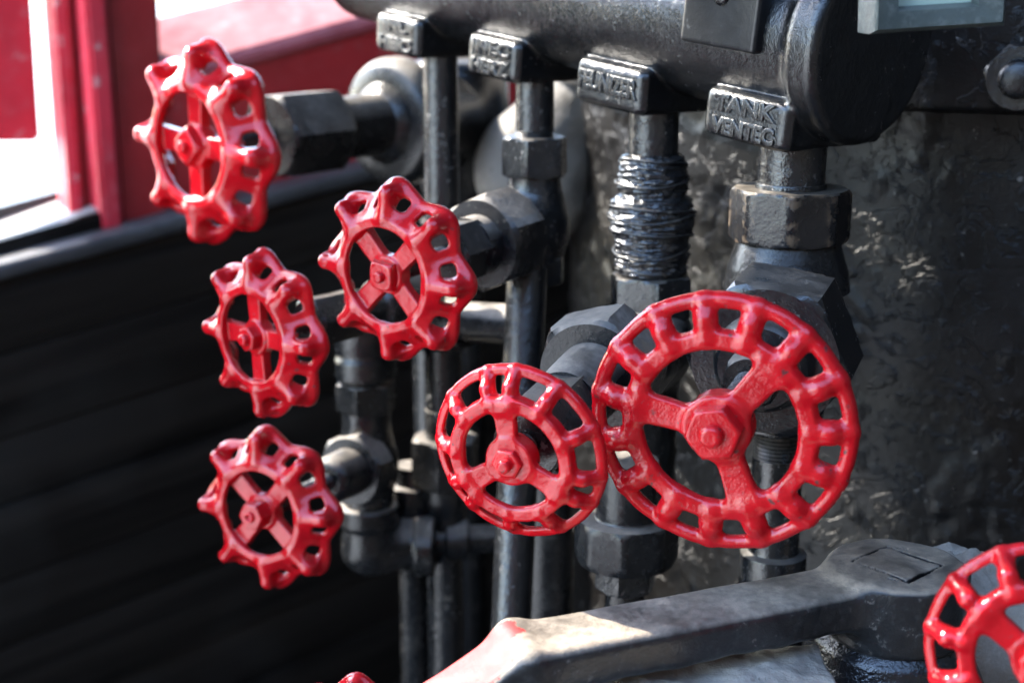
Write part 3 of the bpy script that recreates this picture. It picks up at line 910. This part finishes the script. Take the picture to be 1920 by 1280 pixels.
# pipe x on the axis line is measured where the vertical pipe meets the manifold
for k, i in enumerate((1,2,3,4)):
    p = PL[i]; q = A0 + mx*((p.x-A0.x)*mx.x+(p.y-A0.y)*mx.y)/(mx.x**2+mx.y**2)
    bx[k] = mloc(Vector((p.x, p.y, q.z))).x
BW = [.0200, .0200, .0228, .0236]
bx = [b-.0022 for b in bx]
def manifold_fn(x, y, z):
    rad = np.sqrt(y*y+z*z)
    d = np.maximum(rad-RM, np.maximum(-x, x-ML))
    d = np.sqrt(np.maximum(rad-RM+.012,0)**2+np.maximum(np.maximum(.012-x, x-ML+.012),0)**2)+np.minimum(np.maximum(rad-RM+.012, np.maximum(.012-x, x-ML+.012)),0)-.012
    cap = rbox2(rad-.0440, np.abs(x-ML+.002)-.0085, .005)
    d = smin(d, cap, .008)
    for k in range(4):
        xx = x-bx[k]; w = BW[k]
        b = np.maximum(np.abs(xx)-(w+.001), (np.abs(xx)-w)*.707+(np.abs(y)-.0345)*.707)
        b = smax(b, np.abs(y)-.0365, .0015)
        b = smax(b, np.maximum(-.0475-z, z+.0255), .005)
        d = smin(d, b, .0025)
    return d+.00012*np.sin(x*130+3*np.sin(y*90+z*60))*np.sin(y*150+2*np.sin(x*70)+1)+.00006*np.sin(x*410+4*np.sin(z*130))*np.sin(z*330+3*np.sin(x*95))
pos, q, n = nets(manifold_fn, (-.01,-.056,-.062), (ML+.016,.056,.056), .0011)
c = pos[q].mean(1)
lab = np.zeros(len(q), int)
for k in range(4):
    lab[(np.abs(c[:,0]-bx[k]) < BW[k]+.012) & (c[:,2] < -.022) & ((c[:,2] < -.0385) | (np.abs(c[:,1]) > .0352))] = k+1
lab[(c[:,0] > ML-.016) & (np.hypot(c[:,1], c[:,2]) > -1)] = 5
if flip: q = q[:, ::-1]
mt = thing('steam_manifold', 'fat black cast manifold with four lettered bosses across the top', 'manifold', A0)
def mpart(name, sel, mat):
    me = mesh_from(pos, q[sel], n, name, Mm); return link(name, me, mat, mt)
mpart('barrel', lab == 0, M['cast'])
mpart('end_cap', lab == 5, M['cast'])
bosses = []
for k in range(4):
    bosses.append(mpart('boss', lab == k+1, M['cast']))
TXT = [[('INL', .0), ('HEIC', -.0)], [('INEC', 0), ('HERZ', 0)], [('FEUNIZER', 0)], [('TANK', 0), ('VENTEC', 0)]]
def lettering(k, lines):
    W_ = BW[k]*2*.88
    hh = .0200/len(lines) if len(lines) > 1 else .0120
    meshes = []
    for j, (s, off) in enumerate(lines):
        cu = bpy.data.curves.new('txt', 'FONT'); cu.body = s; cu.size = 1.0
        cu.align_x = 'CENTER'; cu.align_y = 'CENTER'; cu.extrude = .03; cu.offset = .015; cu.bevel_depth = .055; cu.bevel_resolution = 2
        o = bpy.data.objects.new('txt', cu); COL.objects.link(o)
        dg = bpy.context.evaluated_depsgraph_get(); dg.update()
        me = bpy.data.meshes.new_from_object(o.evaluated_get(dg))
        bpy.data.objects.remove(o)
        co = np.empty(len(me.vertices)*3, np.float32); me.vertices.foreach_get('co', co); co = co.reshape(-1,3)
        lo, hi = co.min(0), co.max(0)
        w = min(W_, W_*(1.0 if len(s) > 6 else .86 if len(s) > 3 else .6))
        sx = w/(hi[0]-lo[0]); sy = hh*.80/(hi[1]-lo[1]); sz = .0085
        cen = (lo+hi)/2
        zc = -.0365+(hh*.5-hh*j if len(lines) > 1 else .0010)
        xs = (co[:,0]-cen[0])*sx; zs = (co[:,1]-cen[1])*sy+zc; ys = (co[:,2]-lo[2])*sz+.0360
        # which way letters run on the picture: left to right along +x of the manifold
        wp = np.stack([np.full(len(xs), 1.0)*0]*3, 1)
        A = np.array(A0); X = np.array(mx); Y = np.array(my); Z = np.array(mz)
        wp = A + np.outer(xs+bx[k], X)+np.outer(ys, Y)+np.outer(zs, Z)
        me.vertices.foreach_set('co', wp.astype(np.float32).ravel()); me.update()
        meshes.append(me)
    bm = bmesh.new()
    for me in meshes: bm.from_mesh(me)
    bmesh.ops.remove_doubles(bm, verts=bm.verts, dist=1e-6)
    return from_bm('lettering', bm, 50)
for k in range(4):
    link('lettering', lettering(k, TXT[k]), M['cast'], bosses[k])
# flat bracket hanging in front of the manifold
pc = P(1276, 45, .588)
brk = box_bm(A0+mx*mloc(pc).x+my*.0385+mz*(.0235), mx, my, mz, .0430, .010, .062, .0022, 3)
br = link('bracket', from_bm('bracket', brk, 40), M['plate'], mt)
rp = A0+mx*mloc(pc).x+my*.0432+mz*.0150
link('rivet', from_bm('rivet', turned([(0,.0048),(.0008,.0046),(.0018,.0036),(.0024,.0018),(.0026,.0002)], rp, my, 24), 60), M['cast'], br)

# ------------------------------------------------------------------ boiler
BA = P(1900, 640, 1.05); BR = .335
def boiler():
    bm = bmesh.new(); o = Vector((BA.x, BA.y, 0))
    a0, a1, na = math.radians(150), math.radians(330), 420
    ztop, zbot, nz = 1.80, .85, 300
    rings = []
    for j in range(nz+1):
        z = ztop+(zbot-ztop)*j/nz
        ring = []
        for i in range(na+1):
            t_ = a0+(a1-a0)*i/na
            q = Vector((t_*BR, z, 0))
            v = mnoise.noise(q*4)*.0018+mnoise.noise(q*24+Vector((3,1,0)))*.0003
            fl = mnoise.noise(q*11+Vector((9,4,2)))+.40*mnoise.noise(q*45)+.2*mnoise.noise(q*120)
            v += .0013*max(0, min(1, (fl-.16)/.03))
            wart = mnoise.noise(q*95+Vector((5,5,5)))
            v += .0018*max(0, wart-.38)*4*(.5+mnoise.noise(q*7))
            ring.append(bm.verts.new(o+Vector((math.cos(t_), math.sin(t_), 0))*(BR+v)+Vector((0,0,z))))
        rings.append(ring)
    for A, B in zip(rings, rings[1:]):
        for i in range(na):
            bm.faces.new((A[i], A[i+1], B[i+1], B[i]))
    # close the shell at the back so that it is a full drum
    back = []
    for z in (ztop, zbot):
        back.append([bm.verts.new(o+Vector((math.cos(math.radians(330+k*10)), math.sin(math.radians(330+k*10)), 0))*BR+Vector((0,0,z))) for k in range(1,18)])
    lo = [rings[-1][-1]]+back[1]+[rings[-1][0]]; hi = [rings[0][-1]]+back[0]+[rings[0][0]]
    for i in range(len(lo)-1): bm.faces.new((lo[i], lo[i+1], hi[i+1], hi[i]))
    bm.faces.new(rings[0]+back[0]) ; bm.faces.new(rings[-1]+back[1])
    return from_bm('shell', bm, None)
bt = thing('boiler', 'black boiler drum with blistered flaking paint behind the pipes', 'boiler', Vector((BA.x, BA.y, .85)))
link('shell', boiler(), M['boiler'], bt)
# riveted band at the top
zb = zat(Vector((BA.x, BA.y-.352, 0)), 226)
bpf = [(-1.82,.30),(-1.82,BR+.016),(-zb-.003,BR+.0175),(-zb,BR+.014),(-zb,.30)]
link('band', from_bm('band', turned(rounded_profile(bpf,.002), Vector((BA.x,BA.y,0)), (0,0,-1), 140), 40), M['boiler'], bt)
def band_nut(px, py):
    k = P(px, py, .66); dirv = Vector((k.x-BA.x, k.y-BA.y, 0)).normalized()
    s = Vector((BA.x,BA.y,0))+dirv*(BR+.016); s.z = k.z
    nb = link('bolt', from_bm('bolt', bolt_prism(6, .0175, 0, .013, s, dirv, .3, ch=.2), 30), M['cast'], bt)
    link('bolt_end', from_bm('bolt_end', turned(rounded_profile([(.012,.0095),(.020,.0095),(.022,.006)],.002), s, dirv, 32), 40), M['cast'], nb)
band_nut(1908, 150)
# domed fitting at the boiler's left shoulder
def dome():
    c = np.array(P(1015,320,.99)); r = .045
    e = np.array(P(1130,190,1.02))
    def fn(x, y, z):
        d = np.sqrt((x-c[0])**2+(y-c[1])**2+((z-c[2])*.95)**2)-r
        d = smin(d, capsule(x, y, z, c, e, r*1.0, r*1.0), .012)
        return d+.0008*np.sin(x*160)*np.sin(y*140)*np.sin(z*170+1)
    lo = np.minimum(c, e)-.07; hi = np.maximum(c, e)+.07
    sdf_obj('shoulder', fn, lo, hi, .0022, M['boilerlite'] if 'boilerlite' in M else M['shoulder_lit'], bt)
M['shoulder_lit'] = painted('sunlit_boiler_grey', (.20, .19, .175), rough=.62, dust=.6, chips=.5, bump_s=.7, coat=.0, scale=.5, seed=3.3,
                      fade=(.34,.32,.30), chipcol=(.03,.03,.03,1), dustcol=(.38,.35,.32,1))  # boiler black lightened; sunlight on the shoulder is put into this grey
dome()

# ------------------------------------------------------------------ lever cock
HT = P(1682, 1057, .560)                       # centre of the hub's top
Bc = (P(975,1150,.515)+P(990,1225,.4837))*.5   # bar centre at the bend
Bc.z = HT.z-.002
lx = (HT-Bc); lx.z = 0; LL = lx.length; lx.normalize()
lz = Vector((0,0,1)); ly = lz.cross(lx)
Hend = P(690, 1400, .495)
ev = Hend-Bc; E3 = np.array((ev.dot(lx), ev.dot(ly), ev.dot(lz)))
lt = thing('lever_cock', 'long forged black lever, dusty on top, with red-painted grip and round hub', 'lever', Vector((HT.x, HT.y, HT.z-.08)))
HW, TH = .0158, .0084
def lever_fn(x, y, z):
    # straight bar
    zz = z+.0084
    b = rbox(np.abs(x-LL/2)-LL/2-.004, np.abs(y)-HW*(1-.06*np.clip(x/LL,0,1)), np.abs(zz)-TH, .0042)
    # bent grip
    L = math.sqrt((E3**2).sum()); d = E3/L
    hlen = math.hypot(d[0], d[1]); wy = np.array((-d[1], d[0], 0))/hlen*-1
    un = np.cross(d, wy); un = un*np.sign(un[2])
    t_ = x*d[0]+y*d[1]+zz*d[2]; s_ = x*wy[0]+y*wy[1]; u_ = x*un[0]+y*un[1]+zz*un[2]
    g = rbox(np.abs(t_-L/2)-L/2-.004, np.abs(s_)-HW, np.abs(u_)-TH, .0042)
    dd = smin(b, g, .010)
    hx = x-LL; rad = np.sqrt(hx*hx+y*y)
    hub = rbox2(rad-.0285, np.abs(z+.0125)-.0145, .0025)
    dd = smin(dd, hub, .007)
    # gap round the spindle end
    a = math.radians(20); sx = np.abs(hx*math.cos(a)+y*math.sin(a)); sy = np.abs(-hx*math.sin(a)+y*math.cos(a))
    gap = np.maximum(np.abs(np.maximum(sx, sy)-.0128)-.0006, np.abs(z-.002)-.0028)
    dd = np.maximum(dd, -gap)
    nick = np.maximum(np.abs(np.abs(hx*.7+y*.7)-.0175)-.0005, np.maximum(np.abs(-hx*.7+y*.7)-.0022, np.abs(z-.002)-.0012))
    dd = np.maximum(dd, -nick)
    return dd+.00035*np.sin(x*150+np.sin(y*90))*np.sin(y*170+1.2)+.0002*np.sin(x*420)*np.sin(y*390)*np.sin(z*300)
lo = (min(-.01, E3[0])-.03, min(0,E3[1])-.05, min(0,E3[2])-.03); hi = (LL+.04, max(0,E3[1])+.05, .02)
pos, q, n = nets(lever_fn, lo, hi, .0010)
c = pos[q].mean(1)
Ml = Matrix(((lx.x,ly.x,lz.x,Bc.x),(lx.y,ly.y,lz.y,Bc.y),(lx.z,ly.z,lz.z,Bc.z),(0,0,0,1)))
edge = .0045*np.sin(c[:,1]*260)+.002*np.sin(c[:,1]*700)
_h = math.hypot(E3[0], E3[1]); _s = (c[:,0]*E3[1]-c[:,1]*E3[0])/_h
redm = c[:,0] < -.003+edge-.018*np.clip((-HW+.0035-_s)/.003, 0, 1)
hub = np.hypot(c[:,0]-LL, c[:,1]) < .0315
sq = np.maximum(np.abs((c[:,0]-LL)*math.cos(math.radians(20))+c[:,1]*math.sin(math.radians(20))), np.abs(-(c[:,0]-LL)*math.sin(math.radians(20))+c[:,1]*math.cos(math.radians(20)))) < .0128
sq &= hub & (c[:,2] > -.006)
M['lever'] = painted('worn_lever_steel', (.014,.015,.0165), edge=.7, rough=.32, dust=1.0, chips=.6, bump_s=.45, coat=.25, scale=.9, seed=7.7,
                     fade=(.06,.06,.06), chipcol=(.16,.14,.12,1), dlo=.45, dhi=.8, dustcol=(.34,.285,.22,1))
for nm, sel, mat in (('bar', ~redm & ~hub, 'lever'), ('grip', redm, 'grip'), ('hub', hub & ~sq, 'lever'), ('spindle_end', sq, 'lever')):
    if mat == 'grip' and 'grip' not in M:
        M['grip'] = painted('worn_red_grip', (.46,.035,.035), rough=.52, dust=.06, spec=.3, chips=.5, bump_s=.2, coat=0, scale=.8, seed=2.7, fade=(.5,.08,.07), dustcol=(.6,.45,.42,1), dlo=.2)
    link(nm, mesh_from(pos, q[sel], n, nm, Ml), M[mat], lt)
# cock body under the hub
o = Vector((HT.x, HT.y, HT.z))
link('cock_body', from_bm('cock_body', turned(rounded_profile([(.026,.024),(.032,.031),(.036,.032),(.045,.036),(.075,.048),(.12,.05)], .002), o, (0,0,-1)), 40), M['tar'], lt)

# ------------------------------------------------------------------ ledge under the lever, clump of dirt
def lumpy_sheet(name, cx, cy, sx, sy, z, amp, nx, ny, thick, mat, fs=30, edge=0):
    bm = bmesh.new(); g = []
    for j in range(ny+1):
        row = []
        for i in range(nx+1):
            x = cx+(i/nx-.5)*sx; y = cy+(j/ny-.5)*sy
            q = Vector((x*fs, y*fs, 3.3))
            h = mnoise.noise(q)*.6+mnoise.noise(q*2.3)*.35+mnoise.noise(q*6)*.15
            fall = 1.0
            if edge:
                e = math.hypot((i/nx-.5)*2, (j/ny-.5)*2); fall = max(0, 1-e**3)
            row.append(bm.verts.new((x, y, z+amp*h*fall+(edge*fall if edge else 0))))
        g.append(row)
    for j in range(ny):
        for i in range(nx):
            bm.faces.new((g[j][i], g[j][i+1], g[j+1][i+1], g[j+1][i]))
    r = bmesh.ops.extrude_face_region(bm, geom=list(bm.faces))
    vs = [v for v in r['geom'] if isinstance(v, bmesh.types.BMVert)]
    zlow = z-thick
    for v in vs: v.co.z = zlow
    return from_bm(name, bm, None)
p = P(1305, 1262, .515)
led = link('ledge', lumpy_sheet('ledge', p.x, p.y-.005, .105, .075, p.z-.004, .006, 110, 80, .03, None), M['grime'])
tag(led, 'pale crusted masonry ledge under the lever', 'ledge')
p = P(1790, 1042, .585)
cl = link('dirt_clump', lumpy_sheet('dirt_clump', p.x, p.y, .055, .05, p.z-.012, .010, 50, 44, .05, None, 75, .013), M['grime'])
tag(cl, 'crumbly pale clump of dirt piled behind the lever hub', 'dirt clump')

# ------------------------------------------------------------------ sight gauge top right
gt = thing('sight_gauge', 'grey-green metal frame with pale pane at the top right edge', 'gauge', P(1757,-60,.50))
gd = .50
gx = (P(1880,52,gd)-P(1632,68,gd)).normalized()
gn = Vector((-.12,-.95,-.12)).normalized(); gn = (gn-gx*gn.dot(gx)).normalized()
gu = gx.cross(gn); gu = gu if gu.z > 0 else -gu
lc = P(1624,70,gd)
def gp(u, v, w): return lc+gx*u+gu*v+gn*w
wd = (P(1887,50,gd)-lc).length; hg = .06
bm = bmesh.new()
lv = [ (0,0,-.012), (.001,.001,.0), (.003,.003,.004), (.011,.0085,.001), (.012,.0095,-.004)]
rings = []
for ins, insv, w in lv:
    r_ = [bm.verts.new(gp(a_, b_, w)) for a_, b_ in ((ins,insv),(wd-ins,insv),(wd-ins,hg-insv),(ins,hg-insv))]
    rings.append(r_)
for A, B in zip(rings, rings[1:]):
    for i in range(4): bm.faces.new((A[i], A[(i+1) % 4], B[(i+1) % 4], B[i]))
bm.faces.new(rings[0])
bmesh.ops.bevel(bm, geom=[e for e in bm.edges if e.is_manifold and e.calc_face_angle(0) > .3], offset=.0006, segments=2, affect='EDGES')
link('frame', from_bm('frame', bm, 35), M['gauge'], gt)
pb = box_bm(gp(wd/2, hg/2, -.0065), gx, gu, gn, wd-.022, hg-.017, .004, .0)
link('pane', from_bm('pane', pb, 30), M['pane'], gt)

# ------------------------------------------------------------------ plank wall
wd_dir = Vector(RT*(5040/FPX)+UP*(1740/FPX)+FW).normalized()
Wn = wd_dir.cross(Vector((0,0,1))).normalized()
if Wn.dot(CAM-P(300,400,1.2)) < 0: Wn = -Wn
Wu = Wn.cross(wd_dir); Wu = Wu if Wu.z > 0 else -Wu
W0 = P(0, 497, 1.15)
wt = thing('plank_wall', 'blackened wall of long sloping planks behind the left handwheels', 'wall', W0+Wu*-.6)
def planks():
    bm = bmesh.new(); out = bmesh.new()
    y = -.012
    i = 0
    while y > -.85:
        hgt = (.062, .071, .058, .066)[i % 4]
        off = (0, .0018, -.0012, .001)[i % 4]
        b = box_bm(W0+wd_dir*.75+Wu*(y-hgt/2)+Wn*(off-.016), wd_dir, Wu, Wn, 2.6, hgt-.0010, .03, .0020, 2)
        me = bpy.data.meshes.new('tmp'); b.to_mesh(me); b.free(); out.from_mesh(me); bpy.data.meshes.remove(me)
        y -= hgt; i += 1
    b = box_bm(W0+wd_dir*.75+Wu*(-.43)-Wn*.036, wd_dir, Wu, Wn, 2.6, .84, .008)
    me = bpy.data.meshes.new('tmp'); b.to_mesh(me); b.free(); out.from_mesh(me); bpy.data.meshes.remove(me)
    me = from_bm('planking', out, 40)
    return me
pk = link('planking', planks(), M['wood'], wt)
rl = box_bm(W0+wd_dir*.75+Wu*(-.004)-Wn*.012, wd_dir, Wu, Wn, 2.6, .014, .046, .005, 3)
link('top_rail', from_bm('top_rail', rl, 40), M['blackboard_rail'], wt)

# ------------------------------------------------------------------ window side: posts, beam, panel, sill
UZ = Vector((0,0,1))
def quadbox(pts, d, thick, label, cat, name, mat, bev=.003, ndir=None):
    """board whose front outline is the picture polygon pts at depth d (or per-point depth), with real thickness"""
    vs = []
    for p_ in pts:
        vs.append(P(p_[0], p_[1], p_[2] if len(p_) > 2 else d))
    nrm = (vs[1]-vs[0]).cross(vs[-1]-vs[0]).normalized()
    if nrm.dot(CAM-vs[0]) < 0: nrm = -nrm
    bm = bmesh.new()
    f = [bm.verts.new(v) for v in vs]; b = [bm.verts.new(v-nrm*thick) for v in vs]
    bm.faces.new(f); bm.faces.new(b[::-1])
    for i in range(len(f)): bm.faces.new((f[i], f[(i+1) % len(f)], b[(i+1) % len(f)], b[i]))
    bmesh.ops.recalc_face_normals(bm, faces=bm.faces)
    if bev: bmesh.ops.bevel(bm, geom=list(bm.edges), offset=bev, segments=2, affect='EDGES')
    o = link(name, from_bm(name, bm, 40), mat)
    if label: tag(o, label, cat)
    return o
def wp(px, py, off=0.0):
    """point on the plane of the plank wall, pushed off metres behind it"""
    o = W0-Wn*off
    r = (P(px, py, 1.0)-CAM)
    t_ = (o-CAM).dot(Wn)/r.dot(Wn)
    return CAM+r*t_
def wboard(pts, off, thick, name, mat, parent=None, bev=.003):
    vs = [wp(px, py, off) for px, py in pts]
    bm = bmesh.new()
    f = [bm.verts.new(v) for v in vs]; b = [bm.verts.new(v-Wn*thick) for v in vs]
    bm.faces.new(f); bm.faces.new(b[::-1])
    for i in range(len(f)): bm.faces.new((f[i], f[(i+1) % len(f)], b[(i+1) % len(f)], b[i]))
    bmesh.ops.recalc_face_normals(bm, faces=bm.faces)
    if bev: bmesh.ops.bevel(bm, geom=list(bm.edges), offset=bev, segments=2, affect='EDGES')
    return link(name, from_bm(name, bm, 40), mat, parent)
M['redlit'] = painted('lit_side_red_paint', (.60,.022,.045), rough=.5, dust=.3, chips=.6, bump_s=.25, coat=.15, scale=.22, seed=4.9,
                      fade=(.5,.10,.12), chipcol=(.55,.40,.38,1), dustcol=(.6,.35,.35,1), dlo=.2)  # lit-side copy of the redwood red; sunlight is put into the colour
pt = thing('window_post', 'thick red window post with flaking pink edge, behind the topmost handwheel', 'post', wp(240,440,.03))
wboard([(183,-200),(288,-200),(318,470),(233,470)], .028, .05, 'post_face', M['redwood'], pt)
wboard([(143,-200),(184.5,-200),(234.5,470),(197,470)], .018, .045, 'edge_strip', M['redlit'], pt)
p2 = thing('window_post', 'slim red window post beside the white opening at the far left', 'post', wp(150,400,.05))
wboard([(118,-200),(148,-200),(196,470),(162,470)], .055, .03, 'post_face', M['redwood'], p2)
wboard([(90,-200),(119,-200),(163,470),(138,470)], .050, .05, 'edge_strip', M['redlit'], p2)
pn = wboard([(-140,-200),(46,-200),(76,265),(-140,268)], .11, .02, 'sash_panel', M['redlit'])
tag(pn, 'bright red panel cut by the left edge, white light below it', 'panel')
# low red panel with a broad sunlit capping between post and boiler
bt2 = thing('red_side_panel', 'dark red side panel with sunlit pale capping board, above the plank wall', 'panel', wp(480,330,.03))
wboard([(300,150),(1150,-95),(1150,400),(300,420)], .035, .02, 'panel_board', M['redwood'], bt2, .002)
def sloped(a, b, back, thick, bev=.004):
    """board with front edge a-b whose top runs back by the vector back"""
    bm = bmesh.new()
    vs = [a, b, b+back, a+back]
    f = [bm.verts.new(v) for v in vs]; g = [bm.verts.new(v-UZ*thick) for v in vs]
    bm.faces.new(f); bm.faces.new(g[::-1])
    for i in range(4): bm.faces.new((f[i], f[(i+1) % 4], g[(i+1) % 4], g[i]))
    bmesh.ops.recalc_face_normals(bm, faces=bm.faces)
    bmesh.ops.bevel(bm, geom=list(bm.edges), offset=bev, segments=3, affect='EDGES')
    return from_bm('board', bm, 40)
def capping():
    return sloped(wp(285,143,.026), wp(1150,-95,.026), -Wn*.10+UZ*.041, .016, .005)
M['cap'] = painted('glare_tinted_capping', (.34,.06,.08), rough=.38, dust=.5, chips=.4, bump_s=.2, coat=.2, scale=.2, seed=1.9,
                   fade=(.48,.15,.18), chipcol=(.6,.4,.38,1), dustcol=(.6,.32,.34,1), dlo=.2, dhi=.8)  # pink of sun glare on the red capping is put into its colour
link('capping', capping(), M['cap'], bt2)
st = thing('window_sill', 'pale weathered sill board under the white opening at far left', 'sill', wp(60,420,.05))
link('sill_board', sloped(wp(-420,607,.03), wp(215,382,.03), -Wn*.16+UZ*.004, .03, .003), M['paleboard'], st)
wboard([(-420,504),(145,350),(145,372),(-420,546)], .12, .03, 'sash_rail', M['blackboard_rail'], st)
wboard([(-420,571),(230,388),(230,432),(-420,622)], .022, .02, 'sill_apron', M['wood'], st)

# ------------------------------------------------------------------ ground
def sheet(name, x0, x1, y0, y1, z, mat):
    bm = bmesh.new()
    bm.faces.new([bm.verts.new(v) for v in ((x0,y0,z),(x1,y0,z),(x1,y1,z),(x0,y1,z))])
    o = link(name, from_bm(name, bm, None), mat); o['kind'] = 'structure'; return o
sheet('ground', -400, 400, -400, 400, .0, M['ground'])
sheet('floor', -.9, 1.6, -1.2, 1.9, .55, M['floor'])

def slab(name, lo, hi, mat):
    c = (Vector(lo)+Vector(hi))*.5; d = Vector(hi)-Vector(lo)
    o = link(name, from_bm(name, box_bm(c, RT, Vector((0,1,0)), Vector((0,0,1)), d.x, d.y, d.z), 30), mat)
    o['kind'] = 'structure'; return o
hd = Vector((wd_dir.x,wd_dir.y,0)).normalized(); hn = Vector((-hd.y,hd.x,0))
for u0, u1, zt in ((-.72,-.425,1.70), (-.425,-.272,2.30), (-2.0,-.72,2.30)):  # unseen wall pieces added to darken reflections; the narrow tall one shades the lever
    c_ = W0+hd*((u0+u1)/2)-Wn*.02; c_.z = (.55+zt)/2
    lwo = link('wall', from_bm('wall', box_bm(c_, hd, hn, UZ, u1-u0-.002, .04, zt-.55), 30), M['wood']); lwo['kind'] = 'structure'
slab('shading_roof', (-.86,.12,2.30), (1.9,2.6,2.36), M['floor'])  # unseen cab roof, added; its edges are set to trim sun and sky
slab('unseen_dark_wall', (-1.3,-1.06,.55), (1.3,-1.0,2.30), M['floor'])  # unseen wall added behind the camera so metal faces reflect dark
slab('unseen_side_wall', (1.3,-1.0,.55), (1.36,2.6,2.30), M['floor'])  # unseen wall added to hold back horizon light on the right
slab('shading_roof', (.60,-1.0,2.30), (1.3,.10,2.36), M['floor'])  # second unseen roof piece, narrows the overhead sky opening

# ------------------------------------------------------------------ light
SAZ, SEL = math.radians(-62), math.radians(37)
sun_dir = Vector((math.sin(SAZ)*math.cos(SEL), math.cos(SAZ)*math.cos(SEL), math.sin(SEL)))   # towards the sun
el = math.asin(sun_dir.z); az = math.atan2(sun_dir.x, sun_dir.y)
sd = bpy.data.lights.new('sun', 'SUN'); sd.energy = 2.0; sd.angle = math.radians(.5); sd.color = (1, .93, .82)
so = bpy.data.objects.new('sun', sd); COL.objects.link(so)
so.rotation_euler = (-sun_dir).to_track_quat('-Z', 'Y').to_euler(); so.location = (-3, 2, 5)
w = bpy.data.worlds.new('World'); scene.world = w; w.use_nodes = True
nt = w.node_tree; bg = nt.nodes['Background']
sky = nt.nodes.new('ShaderNodeTexSky'); sky.sky_type = 'NISHITA'; sky.sun_disc = False
sky.sun_elevation = el; sky.sun_rotation = az; sky.dust_density = .8; sky.air_density = 1.1; sky.ozone_density = 2.5
nt.links.new(sky.outputs[0], bg.inputs['Color']); bg.inputs['Strength'].default_value = .15

# ------------------------------------------------------------------ camera
cd = bpy.data.cameras.new('camera'); co = bpy.data.objects.new('camera', cd); COL.objects.link(co)
cd.sensor_fit = 'HORIZONTAL'; cd.sensor_width = 36; cd.lens = FPX/1920*36
cd.clip_start = .01; cd.clip_end = 2000
co.matrix_world = Matrix(((RT.x,UP.x,-FW.x,CAM.x),(RT.y,UP.y,-FW.y,CAM.y),(RT.z,UP.z,-FW.z,CAM.z),(0,0,0,1)))
cd.dof.use_dof = True; cd.dof.focus_distance = .565; cd.dof.aperture_fstop = 8.0
scene.camera = co
scene.view_settings.view_transform = 'Standard'; scene.view_settings.look = 'None'
scene.view_settings.gamma = 1; scene.view_settings.use_curve_mapping = False
scene.view_settings.exposure = 3.4
scene.render.engine = 'CYCLES'
scene.cycles.use_denoising = True
scene.cycles.max_bounces = 8; scene.cycles.glossy_bounces = 4; scene.cycles.diffuse_bounces = 4
scene.cycles.sample_clamp_indirect = 8
